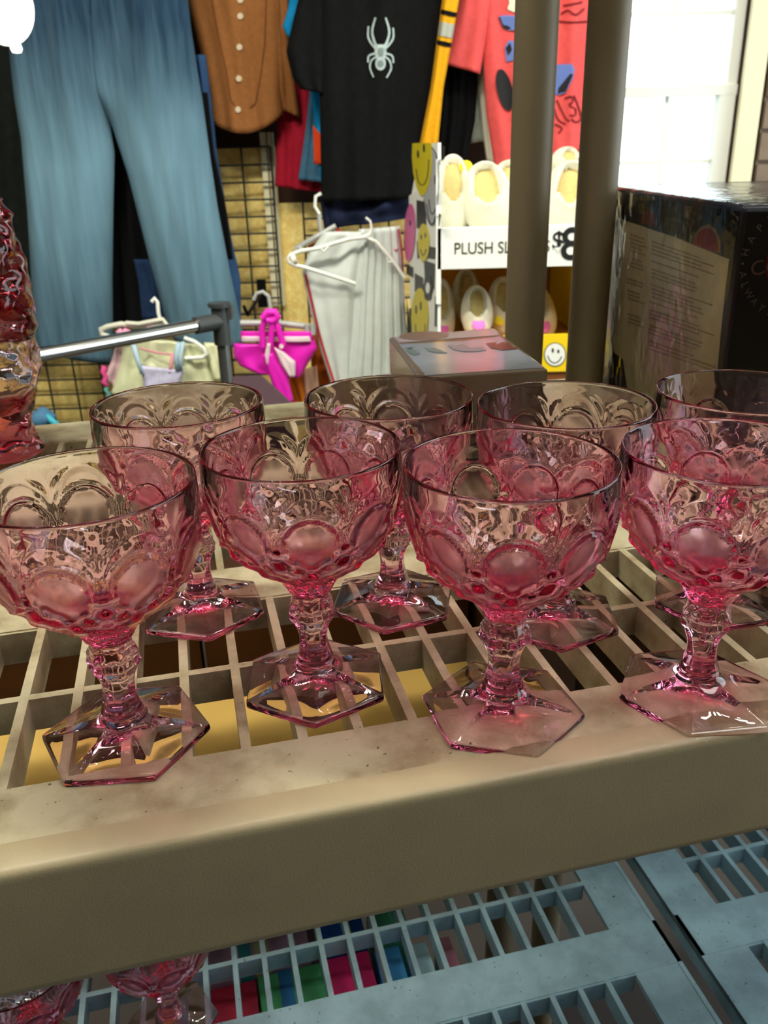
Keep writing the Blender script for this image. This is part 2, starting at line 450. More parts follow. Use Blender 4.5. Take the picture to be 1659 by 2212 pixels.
for px in (1433,):
    x = onY(px, 280, YB + 0.055).x
    box(bm, x - 0.006, yf0 + 0.014, wz0 + 0.05, x + 0.006, yf0 + 0.022, zr - 0.014); box(bm, x - 0.006, yf0 + 0.018, zr + 0.014, x + 0.006, yf0 + 0.026, wz1 - 0.05)
for py in (350,):
    z = onY(1450, py, YB + 0.055).z; box(bm, wx0, yf0 + 0.015, z - 0.006, wx1 - 0.05, yf0 + 0.021, z + 0.006)
z = onY(1450, 30, YB + 0.055).z; box(bm, wx0, yf0 + 0.019, z - 0.006, wx1 - 0.03, yf0 + 0.025, z + 0.006)
link('muntin', bm, M['white_paint'], win)
bm = bmesh.new(); box(bm, wx0 + 0.03, yf0 + 0.028, wz0 + 0.04, wx1 - 0.028, yf0 + 0.032, wz1 - 0.04)
link('pane', bm, film_mat('window_pane', (0.97, 0.99, 0.98), 1.12, 0.02), win)
bm = bmesh.new()
box(bm, wx1, YB - 0.018, wz0 - 0.06, wx1 + 0.062, YB, wz1 + 0.06); box(bm, wx0 - 0.06, YB - 0.018, wz0 - 0.06, wx0, YB, wz1 + 0.06)
box(bm, wx0 - 0.06, YB - 0.03, wz0 - 0.06, wx1 + 0.06, YB, wz0)
bm2 = bm; struct('trim_1', bm, M['cream'])
# bright overcast outdoors: pale ground beyond the window
bm = bmesh.new(); box(bm, -3, 4.2, FZ - 0.15, 6, 14, FZ - 0.1); struct('ground', bm, mat('pale_paving', (200, 200, 196), 0.9))
# gold chip board lining on the lower back wall, with dark wall above it
zt1 = onY(520, 317, YB - 0.02).z; zt2 = onY(650, 438, YB - 0.02).z; xs = onY(598, 400, YB - 0.02).x
bm = bmesh.new(); box(bm, XL, YB - 0.02, FZ, xs, YB, zt1); box(bm, xs, YB - 0.02, FZ, 0.62, YB, zt2)
tag(link('wall_lining', bm, M['osb']), kind='structure')
# two pale battens behind the wire grid
for i, (a, b) in enumerate((((561, 286), (584, 660)), ((577, 286), (600, 660)))):
    p0, p1 = onY(a[0], a[1], YB - 0.035), onY(b[0], b[1], YB - 0.035)
    bm = bmesh.new(); box(bm, p0.x, YB - 0.045, p1.z, p0.x + 0.017, YB - 0.021, p0.z)
    o = link('batten', bm, M['cream'], loc=(p0.x, YB - 0.03, p1.z))
    tag(o, ['left strip of the pale vertical pair behind the black wire grid', 'right strip of the pale vertical pair behind the black wire grid'][i], 'batten')
# brown slatwall panel right of the window
bm = bmesh.new(); sx = wx1 + 0.075; hs = 0.088; z0 = 0.02
for k in range(9):
    box(bm, sx, YB - 0.022, z0 + k * hs + 0.009, sx + 0.6, YB - 0.004, z0 + (k + 1) * hs - 0.004)
box(bm, sx, YB - 0.006, z0, sx + 0.6, YB - 0.001, z0 + 9 * hs)
sw = link('slatwall_panel', bm, mat('brown_slatwall', (122, 104, 84), 0.6, 0.2, 12), loc=(sx, YB, z0))
tag(sw, 'brown slatwall panel right of the bright window', 'display panel')

# ------------------------------------------------------------------ ceiling lamps (out of frame, they light the place)
lampm = mat('lamp_housing', (230, 230, 226), 0.5)
for i, (x, y, z, sx, sy, wt, col) in enumerate(LAMPS):
    t = thing('ceiling_lamp', (x, y, z), ['flat ceiling lamp over the clothes wall, left of two', 'flat ceiling lamp over the clothes wall, right of two', 'flat ceiling lamp above the goblet aisle, left of two', 'flat ceiling lamp above the goblet aisle, right of two', 'narrow lamp added behind the viewer for glints on the glass'][i], 'lamp')
    bm = bmesh.new(); box(bm, -sx / 2 - 0.02, -sy / 2 - 0.02, 0.004, sx / 2 + 0.02, sy / 2 + 0.02, CZ - z)
    link('housing', bm, lampm, t, world=False)
    ld = bpy.data.lights.new('lamp_panel', 'AREA'); ld.shape = 'RECTANGLE'; ld.size = sx; ld.size_y = sy; ld.energy = wt; ld.color = col
    lo = bpy.data.objects.new('lamp_panel', ld); C.objects.link(lo); lo.parent = t

# ------------------------------------------------------------------ plastic shelving units
SP, OFF = 0.02675, -0.10061
def deck_bm(u0, u1, z, h=0.0635, slats=None):
    """slotted shelf in unit coordinates: frame, two solid bands, ribs between"""
    bm = bmesh.new()
    rows = [(0.322, 0.466, 0.394), (0.512, 0.640, 0.5705), (0.688, 0.839, 0.762)]
    fi = 0.047
    d = 0.020; q = 0.0024
    for a, b in ((0.2765, 0.322), (0.466, 0.512), (0.640, 0.688), (0.839, 0.905)):
        box(bm, u0, a, z - 0.006, u1, b, z)
        for e in (a, b):
            if 0.28 < e < 0.9: box(bm, u0 + fi, e - 0.002, z - d - 0.001, u1 - fi, e + 0.002, z - 0.0008)
    for a, b in ((u0, u0 + fi), (u1 - fi, u1)):
        box(bm, a, 0.275, z - 0.0062, b, 0.9, z - 0.0004)
    box(bm, u0, 0.3, z - d, u0 + 0.004, 0.9, z); box(bm, u1 - 0.004, 0.3, z - d, u1, 0.9, z)
    k0 = int((u0 + fi - OFF) / SP) - 1
    for k in range(k0, k0 + 90):
        u = OFF + SP * k
        if u < u0 + fi + 0.004 or u > u1 - fi - 0.004: continue
        for a, b, c in rows: box(bm, u - q, a - 0.002, z - d, u + q, b + 0.002, z - 0.0003)
    for a, b, c in rows: box(bm, u0 + fi, c - q, z - d + 0.0005, u1 - fi, c + q, z - 0.0006)
    box(bm, u0, 0.899, z - h, u1, 0.905, z - 0.002); 
    return bm
def rail_bm(u0, u1, z, h=0.0635):
    """rolled front rail: shallow lip on top, rounded nose, deep face below"""
    prof = [(0.288, z), (0.2873, z + 0.0016), (0.2860, z + 0.0018), (0.2735, z + 0.0018), (0.2716, z + 0.0012), (0.2704, z - 0.0002), (0.2700, z - 0.0026), (0.2700, z - 0.0040), (0.2702, z - h + 0.0045), (0.2703, z - h + 0.003), (0.2715, z - h), (0.276, z - h), (0.276, z - 0.012), (0.288, z - 0.006)]
    bm = bmesh.new(); A = [bm.verts.new((u0, w, zz)) for w, zz in prof]; B = [bm.verts.new((u1, w, zz)) for w, zz in prof]
    n = len(prof)
    for i in range(n): bm.faces.new((A[i], A[(i + 1) % n], B[(i + 1) % n], B[i]))
    bm.faces.new(A[::-1]); bm.faces.new(B)
    return bm
RZ = Matrix.Rotation(YAW, 4, 'Z')
def shelf_unit(u0, u1, label, levels, posts):
    t = thing('shelving_unit', uw((u0 + u1) / 2, 0.5875, FZ), label, 'shelf', rz=YAW)
    for z, mm in levels:
        bm = deck_bm(u0, u1, z); bm.transform(RZ); d = link('shelf_deck', bm, mm, t)
        bm = rail_bm(u0, u1, z); bm.transform(RZ); r = link('front_rail', bm, M['rail'] if mm is M['beige'] else M['rail_grey'], d, smooth=True, auto=50)
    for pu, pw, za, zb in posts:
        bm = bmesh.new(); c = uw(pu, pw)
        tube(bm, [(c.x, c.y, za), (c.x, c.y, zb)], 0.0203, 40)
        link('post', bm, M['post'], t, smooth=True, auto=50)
    return t
LV = [(0.55, M['beige']), (0.0, M['beige']), (-0.43, M['grey'])]  # top level is out of view, added to shade the goblet shelf's rear
shelf_unit(-0.54, 0.375, 'beige plastic slotted shelving unit carrying the pink goblets', LV,
           [(0.3515, 0.833, FZ, 1.0), (-0.515, 0.833, FZ, 1.0), (-0.515, 0.296, FZ, -0.07), (0.352, 0.296, FZ, -0.07)])
shelf_unit(0.395, 1.005, 'plastic shelving unit at right, under the wrapped navy crate', LV,
           [(0.4255, 0.835, FZ, 1.0), (0.975, 0.833, FZ, 1.0), (0.975, 0.298, FZ, -0.07), (0.4255, 0.296, FZ, -0.07)])

# ------------------------------------------------------------------ pink goblets
GH, GR, GF = 0.1296, 0.0465, 0.0397
NC = 9                                       # round medallions on the bowl
OUT = [(0.0112, 0.0560), (0.0150, 0.0632), (0.0230, 0.0692), (0.0322, 0.0768), (0.0400, 0.0862), (0.0446, 0.0972), (0.0463, 0.1080), (0.0468, 0.1180), (0.0465, 0.1280)]
def bowl_bm():
    bm = bmesh.new(); nz = 76; nth = 216
    prof = curve(OUT, nz)
    out = [(r, z) for r, z in prof]
    rim = [(0.04645, GH - 0.0009), (0.04620, GH - 0.0003), (0.0458, GH), (0.0454, GH - 0.0003), (0.04515, GH - 0.0009)]
    inn = curve([(0.0450, 0.1275), (0.0440, 0.1200), (0.0430, 0.1120), (0.0412, 0.1030), (0.0374, 0.0930), (0.0310, 0.0830), (0.0215, 0.0740), (0.0105, 0.0685), (0.0, 0.0672)], 30)
    zc, rc = 0.0980, 0.0106
    def fr(th, r, z):
        if z > 0.1276 or (r, z) in inner: return (r, z)
        a = (th * NC / (2 * pi)) % 1.0
        da = (a - 0.5) * 2 * pi / NC            # angle from this medallion
        R0 = 0.0440
        dx = R0 * sin(da) ; dz = (z - zc) * 0.90
        d = hypot(dx, dz) / rc
        disp = 0.0
        fade = 1.0
        if d < 1.0:
            # flat, slightly domed disc with a raised edge
            flat = 0.0441 / max(0.8, cos(da))
            tgt = flat + (z - zc) * 0.27 + 0.0005 * (1 - d * d)
            return (r + (tgt - r) * 0.95, z)
        disp += 0.0008 * math.exp(-((d - 1.07) / 0.06) ** 2) - 0.0010 * math.exp(-((d - 1.20) / 0.06) ** 2)       # bead and groove round the disc
        # arches and drop-shaped hollows that spring from between the discs
        de = hypot(dx / 1.05, dz / 1.5 if dz > 0 else dz) / rc
        if z > zc - 0.004:
            k = max(0.0, min(1.0, 1.0 - (z - 0.1165) / 0.006))
            disp += k * (-0.00032 * math.exp(-((de - 1.36) / 0.10) ** 2) + 0.00024 * math.exp(-((de - 1.56) / 0.08) ** 2))
            db = abs(a - 0.5) * 2                       # 1 half way between two discs
            e1 = hypot((db - 0.72) / 0.26, (z - 0.1125) / 0.0060)
            disp -= 0.00022 * max(0.0, 1 - e1 * e1)
        # cut petals below the discs
        if z < zc:
            k = min(1.0, (zc - z) / 0.006) * min(1.0, max(0.0, (z - 0.057) / 0.004))
            g = r / 0.044
            disp += k * g * (0.0014 * cos(NC * th + pi) * cos((z - 0.06) * 420) + 0.0012 * cos(2 * NC * th) * cos((z - 0.06) * 700 + 0.8))
        return (r + disp, z)
    inner = set(inn)
    lathe(bm, [(0.0, 0.0560)] + out + rim + inn, nth, fr)
    return bm
def stem_bm():
    bm = bmesh.new()
    prof = curve([(0.0098, 0.0150), (0.0086, 0.0190), (0.0073, 0.0250), (0.0076, 0.0320), (0.0094, 0.0375), (0.0112, 0.0415), (0.0106, 0.0450), (0.0110, 0.0478), (0.0093, 0.0515), (0.0098, 0.0560), (0.0108, 0.0585)], 56)
    def fr(th, r, z):
        h = cos(pi / 6) / cos(((th + pi / 6) % (pi / 3)) - pi / 6)
        k = 1.0
        b = math.exp(-((z - 0.0435) / 0.0035) ** 2)
        return (r * (1 + 0.10 * (h - 0.95) * 6 * k * 0.25) * (1 + 0.05 * cos(6 * th)) * (1 + 0.09 * b * cos(12 * th)), z)
    lathe(bm, [(0.0, 0.0150)] + prof + [(0.0, 0.0585)], 72, fr)
    return bm
def foot_bm():
    bm = bmesh.new()
    top = curve([(0.0080, 0.0190), (0.0092, 0.0150), (0.0125, 0.0116), (0.0180, 0.0096), (0.0270, 0.0070), (0.0340, 0.0050), (0.0388, 0.0036)], 22)
    prof = [(0.0, 0.0190)] + top + [(0.0396, 0.0030), (GF, 0.0022), (GF, 0.0010), (0.0392, 0.0), (0.0330, 0.0), (0.0310, 0.0006), (0.0200, 0.0020), (0.0100, 0.0026), (0.0, 0.0028)]
    def fr(th, r, z):
        a = (th % (pi / 3)) - pi / 6
        h = cos(pi / 6) / cos(a)                 # 1 at the corners (th = 0, 60 ...)
        k = min(1.0, max(0.0, (r - 0.008) / 0.010))
        h = 1 + (h - 1) * k
        lift = 0.0
        if 0.0125 < r < 0.0385 and z > 0.004:    # shallow hollow in every facet, ridges to the corners
            lift = -0.0011 * cos(3 * (a)) * sin(pi * (r - 0.0125) / 0.026)
        return (r * min(h, 0.992), z + lift)
    lathe(bm, prof, 144, fr)
    return bm
_g = thing('goblet', (0, 0, 0), 'x', 'goblet')
_b = link('bowl', bowl_bm(), M['pink'], _g, smooth=True, world=False)
_s = link('stem', stem_bm(), M['pale_pink'], _g, smooth=True, world=False, auto=32)
_f = link('foot', foot_bm(), M['pale_pink'], _g, smooth=True, world=False, auto=24)
_at = _b.data.attributes.new('frost', 'FLOAT', 'POINT')      # the medallion faces are lightly frosted
for _i, _v in enumerate(_b.data.vertices):
    x, y, z = _v.co; r_ = hypot(x, y); da = ((atan2(y, x) * NC / (2 * pi)) % 1.0 - 0.5) * 2 * pi / NC
    d_ = hypot(0.0440 * sin(da), (z - 0.0980) * 0.90) / 0.0106
    _at.data[_i].value = 1.0 if d_ < 0.93 and r_ > 0.0441 + (z - 0.0980) * 0.27 - 0.0012 else 0.0
PROTO = (_g, [_b, _s, _f])
GOB = [  # x, y, z, foot angle, medallion turn seen from the camera, label, group
    (-0.12528, 0.32749, 0, 3.46, 20, 'pink pressed-glass goblet in the front row at far left, two medallions facing forward', 'goblets in the front row'),
    (-0.03750, 0.36738, 0, 32.24, 2, 'pink pressed-glass goblet in the front row, second from the left', 'goblets in the front row'),
    (0.05512, 0.33934, 0, -13.9, 4, 'deep pink pressed-glass goblet in the front row, third from left, foot on the front rail', 'goblets in the front row'),
    (0.15303, 0.34857, 0, 5.78, -6, 'pink pressed-glass goblet in the front row at far right, cut by the picture edge', 'goblets in the front row'),
    (-0.11141, 0.44730, 0, 46.07, 14, 'pink glass goblet in the back row, leftmost, behind the far-left front goblet', 'goblets in the back row'),
    (0.00417, 0.45074, 0, 21.4, 17, 'pink glass goblet in the back row in front of the pale game box', 'goblets in the back row'),
    (0.09701, 0.42708, 0, 26.1, 12, 'pink glass goblet in the back row in front of the two beige posts', 'goblets in the back row'),
    (0.19771, 0.44218, 0, 12.0, 5, 'pink glass goblet in the back row at right, before the navy crate', 'goblets in the back row'),
]
pl = onZ(352, 2104, -0.43 + 0.06); pl2 = onZ(70, 2192, -0.43 + 0.063)
GOB += [
    (pl.x, pl.y, -0.43, 10, 8, 'mauve pink glass goblet on the grey lower shelf, right of two at lower left', 'goblets on the lower shelf'),
    (pl2.x, pl2.y, -0.43, 30, 0, 'mauve pink glass goblet on the grey lower shelf in the bottom left corner', 'goblets on the lower shelf'),
]
for i, (x, y, z, fa, ct, lab, grp) in enumerate(GOB):
    if i == 0: r, ch = PROTO
    else:
        r = PROTO[0].copy(); C.objects.link(r); ch = []
        for c0 in PROTO[1]:
            c = c0.copy(); C.objects.link(c); c.parent = r; ch.append(c)
    r.location = (x, y, z); r.rotation_euler = (0, 0, radians(fa)); tag(r, lab, 'goblet', grp)
    to_cam = atan2(-y, -x)
    ch[0].rotation_euler = (0, 0, to_cam - radians(fa) + pi / NC + radians(ct))
    ch[1].rotation_euler = (0, 0, 0)

# ------------------------------------------------------------------ ruby covered jar at the left edge
jc = uw(*[0, 0]); jp = onZ(-22, 1000, 0.0); jx, jy = jp.x, jp.y + 0.03
def jz(py): return onY(0, py, jy).z
def jr(px, py): return abs(onY(px, py, jy).x - jx)
jar = thing('glass_jar', (jx, jy, 0), 'tall ruby pressed-glass covered jar cut by the left picture edge', 'jar')
def lump(th, r, z):
    if r < 0.012 or z < 0.002: return (r, z)
    q = sin(8 * th + z * 70) * sin(z * 260) + 0.6 * sin(5 * th - z * 150)
    return (r * (1 + 0.03 * q), z)
pr = [(jr(95, 990), 0.0), (jr(92, 985), 0.006), (jr(76, 950), 0.016), (jr(64, 900), jz(905)), (jr(72, 850), jz(855)), (jr(79, 800), jz(805)), (jr(74, 750), jz(752)), (jr(69, 722), jz(724))]
zi = pr[-1][1]
bm = bmesh.new()
lathe(bm, [(0, 0.0)] + curve(pr, 60) + [(pr[-1][0] - 0.004, zi)] + curve([(pr[-1][0] - 0.0045, zi - 0.004), (jr(64, 800), jz(805)), (jr(58, 850), jz(850)), (0.012, jz(880)), (0.0, jz(884))], 24), 96, lump, (jx, jy))
link('jar_body', bm, M['ruby'], jar, smooth=True)
pl_ = [(jr(69, 720), zi + 0.0005), (jr(70, 700), jz(702)), (jr(66, 660), jz(662)), (jr(55, 600), jz(602)), (jr(40, 550), jz(552)), (jr(22, 500), jz(502)), (jr(14, 475), jz(477)), (jr(14, 462), jz(464)), (jr(2, 447), jz(449)), (jr(-7, 436), jz(438)), (jr(-14, 424), jz(427)), (0.002, jz(419))]
bm = bmesh.new()
lathe(bm, [(0, jz(640)), (0.02, jz(645)), (jr(52, 690), jz(690)), (pl_[0][0] - 0.006, zi + 0.0005)] + curve(pl_, 60) + [(0, jz(418))], 96, lump, (jx, jy))
link('lid', bm, M['ruby'], jar, smooth=True)

# ------------------------------------------------------------------ wrapped navy crate, right
bx0, by0, bx1, by1, bz = 0.2515, 0.607, 0.56, 0.985, 0.212
crate = thing('gift_crate', (bx0 + 0.15, by0 + 0.18, 0), 'navy drinks crate in clear wrap with red discs, at right edge', 'crate')
bm = bmesh.new(); box(bm, bx0, by0, 0.002, bx1, by1, bz); bevel(bm, 0.003)
M['navy'] = mat('navy_print', (26, 30, 44), 0.35, 0.35, 9)
link('carton', bm, M['navy'], crate)
LF = lambda x, y: onX(x, y, bx0); LN = Vector((-1, 0, 0))
M['paper'] = mat('label_paper', (246, 238, 214), 0.7, 0.08, 30)
pap = patch('paper_label', [[(1338, 472), (1460, 513), (1577, 560), (1563, 680), (1542, 830), (1538, 950), (1372, 950), (1374, 792), (1345, 775), (1290, 728)]], M['paper'], crate, LF, LN, 0.0008)
lines = []
random.seed(3)
for c0, c1, ya, yb in ((1362, 1398, 505, 585), (1408, 1545, 520, 640), (1356, 1395, 600, 700), (1403, 1550, 650, 760)):
    y = ya
    while y < yb:
        if random.random() < 0.86:
            e = c1 - random.random() * 0.35 * (c1 - c0); sl = 0.34
            lines.append([(c0, y), (e, y + sl * (e - c0)), (e, y + sl * (e - c0) + 3.0), (c0, y + 3.0)])
        y += 8.5
patch('printed_lines', lines, mat('faint_print', (196, 184, 160), 0.8), pap, lambda x, y: onX(x, y, bx0 - 0.0009), LN, 0.0003)
M['red_print'] = mat('red_print', (170, 32, 34), 0.4, 0.25, 60)
M['dull_red'] = mat('dull_red_print', (140, 62, 44), 0.5, 0.3, 60)
patch('red_disc', [[(1496, 532), (1500, 508), (1514, 490), (1532, 484), (1548, 496), (1556, 520), (1558, 548)]], mat('disc_edge', (170, 140, 125), 0.5), crate, LF, LN, 0.0004)
patch('red_disc', [[(1500, 530), (1506, 508), (1518, 496), (1532, 492), (1545, 502), (1552, 524), (1554, 546)]], M['red_print'], crate, LF, LN, 0.0007)
patch('red_disc', [[(1385, 482), (1390, 462), (1402, 450), (1412, 452), (1419, 468), (1421, 490)]], M['dull_red'], crate, LF, LN, 0.0006)
patch('gold_print', [[(1372, 425), (1412, 424), (1414, 432), (1374, 434)], [(1478, 444), (1498, 447), (1488, 474)], [(1380, 440), (1395, 440), (1393, 462), (1382, 462)]], mat('dull_gold_print', (120, 108, 70), 0.5), crate, LF, LN, 0.0005)
# right-hand face: ring of words round a red cola disc
RF = lambda x, y: onY(x, y, by0); RN = Vector((0, -1, 0))
cc = RF(1716, 566); rr = (RF(1652, 566) - cc).length; ro = (RF(1604, 566) - cc).length
bm = bmesh.new(); box(bm, bx0 + 0.004, by0 - 0.0006, 0.006, bx1 - 0.004, by0 + 0.001, bz - 0.004)
link('print_panel', bm, mat('black_print', (10, 11, 17), 0.4), crate)
bm = bmesh.new(); bmesh.ops.create_cone(bm, cap_ends=True, radius1=rr, radius2=rr, depth=0.0010, segments=64); bm.transform(Matrix.Translation(cc + RN * 0.0008) @ Matrix.Rotation(pi / 2, 4, 'X'))
disc = link('red_disc', bm, M['red_print'], crate)
bm = text_mesh('Coca-Cola', 0.0145, frame(cc + RN * 0.0015 + Vector((0, 0, 0.002)), Vector((1, 0, 0.22)), Vector((0.25, 0, 1))), 0.0002)
link('lettering', bm, mat('pale_script', (196, 150, 140), 0.5), disc)
bmw = bmesh.new()
for word, a0, a1, top in (('HAPPY', 168, 112, True), ('\u2022', 180, 180, True), ('ALWAYS', 192, 250, False)):
    for k, chh in enumerate(word):
        a = radians(a0 + (a1 - a0) * (k / max(1, len(word) - 1)))
        p = cc + Vector((cos(a), 0, sin(a))) * ro + RN * 0.0012
        rad = Vector((cos(a), 0, sin(a))); up = rad if top else -rad
        ex = Vector((up.z, 0, -up.x))
        tb = text_mesh(chh, 0.0072, frame(p, ex, up), 0.0002)
        me = bpy.data.meshes.new('tmp'); tb.to_mesh(me); tb.free(); bmw.from_mesh(me); bpy.data.meshes.remove(me)
link('lettering', bmw, mat('pale_print', (190, 190, 186), 0.6), crate)
bm = bmesh.new(); box(bm, bx0 - 0.002, by0 - 0.002, 0.001, bx1 + 0.002, by1 + 0.002, bz + 0.002); bevel(bm, 0.004, 3)
bmesh.ops.subdivide_edges(bm, edges=list(bm.edges), cuts=3, use_grid_fill=True)
link('clear_wrap', bm, film_mat('clear_wrap', (0.97, 0.97, 0.97), 1.5, 0.14, 0.4, 30), crate, smooth=True)

# ------------------------------------------------------------------ pale game box in front of the posts
gz = 0.088
gq = [onZ(840, 728, gz), onZ(1068, 708, gz), onZ(1185, 797, gz), onZ(905, 814, gz)]
game = thing('game_box', (sum((q.x for q in gq)) / 4, sum((q.y for q in gq)) / 4, 0.048), 'glossy pale blue game box with fish pictures, topmost of two flat boxes', 'box')
def prism(bm, quad, z0, z1):
    b = [bm.verts.new((q.x, q.y, z0)) for q in quad]; t = [bm.verts.new((q.x, q.y, z1)) for q in quad]; n = len(quad)
    bm.faces.new(b[::-1]); bm.faces.new(t)
    for i in range(n): bm.faces.new((b[i], b[(i + 1) % n], t[(i + 1) % n], t[i]))
bm = bmesh.new(); prism(bm, gq, 0.052, gz); bevel(bm, 0.0025, 3)
link('box_body', bm, mat('grey_card', (122, 104, 86), 0.25, 0.1, 30, coat=0.6), game)
GP = lambda x, y: onZ(x, y, gz); GN = Vector((0, 0, 1))
patch('picture_panel', [[(862, 745), (1000, 738), (1078, 728), (1176, 795), (1050, 803), (920, 812)]], mat('pale_blue_print', (158, 166, 182), 0.2, 0.12, 40, coat=0.8), game, GP, GN, 0.0006)
patch('header_strip', [[(850, 729), (1066, 711), (1078, 725), (862, 741)]], mat('lilac_strip', (186, 174, 182), 0.25, coat=0.8), game, GP, GN, 0.0006)
ov = patch('oval_badge', [ell(916, 727, 54, 9, -0.03)], mat('brown_badge', (128, 104, 96), 0.3), game, GP, GN, 0.0010)
GP2 = lambda x, y: onZ(x, y, gz + 0.0008)
patch('fish_print', [[(875, 751), (886, 756), (893, 750), (896, 758), (908, 764), (896, 768), (884, 764), (878, 758)],
    [(918, 752), (940, 752), (966, 763), (945, 763), (925, 759)]], mat('teal_print', (104, 120, 124), 0.3), game, GP2, GN, 0.0004)
patch('fish_print', [[(968, 747), (992, 746), (996, 741), (1004, 746), (1018, 752), (1040, 750), (1050, 757), (1030, 760), (1000, 760), (980, 756)]], mat('grey_print', (128, 122, 134), 0.3), game, GP2, GN, 0.0004)
patch('fish_print', [[(1050, 742), (1072, 740), (1070, 746), (1084, 740), (1100, 740), (1106, 748), (1120, 754), (1085, 757), (1060, 752)]], mat('maroon_print', (112, 62, 56), 0.3), game, GP2, GN, 0.0004)
under = [gq[i] + Vector(d) for i, d in enumerate(((-0.012, -0.004, 0), (-0.006, -0.006, 0), (-0.004, 0.004, 0), (-0.012, 0.004, 0)))]
bm = bmesh.new(); prism(bm, under, 0.001, 0.0515); bevel(bm, 0.002, 2)
ub = thing('game_box', (game.location.x, game.location.y, 0), 'grey-brown flat box underneath the pale blue game box', 'box')
link('box_body', bm, mat('taupe_card', (112, 94, 76), 0.3, 0.15, 30, coat=0.5), ub)
bm = bmesh.new(); prism(bm, [q + (q - ub.location).normalized() * 0.003 for q in under], 0.0008, 0.0518)
link('clear_wrap', bm, film_mat('box_wrap', (0.96, 0.96, 0.96), 1.4, 0.08, 0.4, 60), ub)

# ------------------------------------------------------------------ yellow carton on the lower shelf, seen through the slots
yz = -0.25
a_ = onZ(1020, 1392, yz); a_uw = (a_.x * CA + a_.y * SA, -a_.x * SA + a_.y * CA)
b_ = onZ(540, 1478, yz); bw = -b_.x * SA + b_.y * CA
bm = bmesh.new(); box(bm, -0.36, 0.60, -0.4295, a_uw[0], bw, yz); bm.transform(RZ)
yb = link('carton', bm, mat('yellow_card', (252, 208, 112), 0.6, 0.05, 10), loc=uw(-0.1, 0.65, -0.43))
tag(yb, 'plain yellow carton on the lower shelf, seen through the slots under the goblets', 'box')

dk = mat('dark_brown_card', (98, 68, 48), 0.8, 0.2, 8)
for (ua, ub2, wa, wb, zt_), lab in (((-0.485, -0.275, 0.76, 0.895, -0.14), 'dark brown carton on the lower shelf, leftmost behind the yellow one'), ((-0.27, -0.02, 0.76, 0.895, -0.15), 'dark brown carton on the lower shelf, middle of three behind the yellow one'), ((-0.015, 0.27, 0.765, 0.895, -0.14), 'dark brown carton on the lower shelf, rightmost of three behind the yellow one'), ((0.279, 0.329, 0.62, 0.895, -0.12), 'dark brown carton on the lower shelf under the right end of the goblet shelf'), ((0.452, 0.78, 0.62, 0.895, -0.12), 'dark brown carton on the lower shelf under the navy crate')):
    bm = bmesh.new(); box(bm, ua, wa, -0.4295, ub2, wb, zt_); bm.transform(RZ)
    o = link('carton', bm, dk, loc=uw((ua + ub2) / 2, (wa + wb) / 2, -0.4295)); tag(o, lab, 'box')

# ------------------------------------------------------------------ bright packs far below, seen through the lower shelf
def pack(p0, p1, dep, rgb, lab, z=-0.475, stripe=None):
    a = onZ(p0[0], p0[1], z); b = onZ(p1[0], p1[1], z)
    ua, wa = a.x * CA + a.y * SA, -a.x * SA + a.y * CA; ub_, wb = b.x * CA + b.y * SA, -b.x * SA + b.y * CA
    t = thing('picture_pack', uw((ua + ub_) / 2, (wa + wb) / 2, FZ), lab, 'package', 'bright packs under the lower shelf', rz=YAW)
    w0 = (wa + wb) / 2
    bm = bmesh.new(); box(bm, min(ua, ub_), w0 - dep / 2, FZ + 0.001, max(ua, ub_), w0 + dep / 2, z); bm.transform(RZ)
    link('pack_body', bm, mat('pack_print', rgb, 0.4, 0.2, 15), t)
    if stripe:
        for f0, f1, c in stripe:
            bm = bmesh.new(); u0_, u1_ = min(ua, ub_), max(ua, ub_)
            box(bm, u0_ + (u1_ - u0_) * f0, w0 - dep / 2 - 0.001, -0.8, u0_ + (u1_ - u0_) * f1, w0 + dep / 2 + 0.001, z + 0.001); bm.transform(RZ)
            link('printed_band', bm, mat('band_print', c, 0.4), t)
pack((450, 2078), (665, 2032), 0.05, (212, 176, 198), 'lilac pink pack under the grey lower shelf', stripe=[(0.3, 0.42, (90, 190, 200)), (0.45, 0.6, (214, 214, 160))])
pack((690, 2022), (785, 2002), 0.045, (34, 104, 190), 'blue pack under the grey lower shelf, right of the lilac one', stripe=[(0.55, 0.7, (190, 190, 70))])
pack((800, 1998), (875, 1982), 0.045, (96, 190, 140), 'small mint green pack under the grey lower shelf')
pack((445, 2215), (560, 2190), 0.07, (176, 30, 64), 'crimson pack under the lower shelf, nearest the mauve goblets', z=-0.475)
pack((565, 2180), (712, 2150), 0.07, (66, 156, 104), 'green pack under the lower shelf with blue marks', z=-0.475, stripe=[(0.3, 0.5, (30, 110, 170))])
pack((716, 2142), (812, 2120), 0.07, (214, 34, 110), 'hot pink pack under the lower shelf, right of the green one', z=-0.475)
pack((826, 2122), (880, 2108), 0.07, (60, 150, 214), 'sky blue pack under the lower shelf, beside the hot pink one', z=-0.475)
pack((895, 2100), (938, 2090), 0.06, (170, 214, 226), 'pale blue pack under the lower shelf, right of sky blue', z=-0.475)
pack((958, 2085), (990, 2078), 0.06, (180, 120, 140), 'dusty rose pack under the lower shelf, last of the near row', z=-0.475)

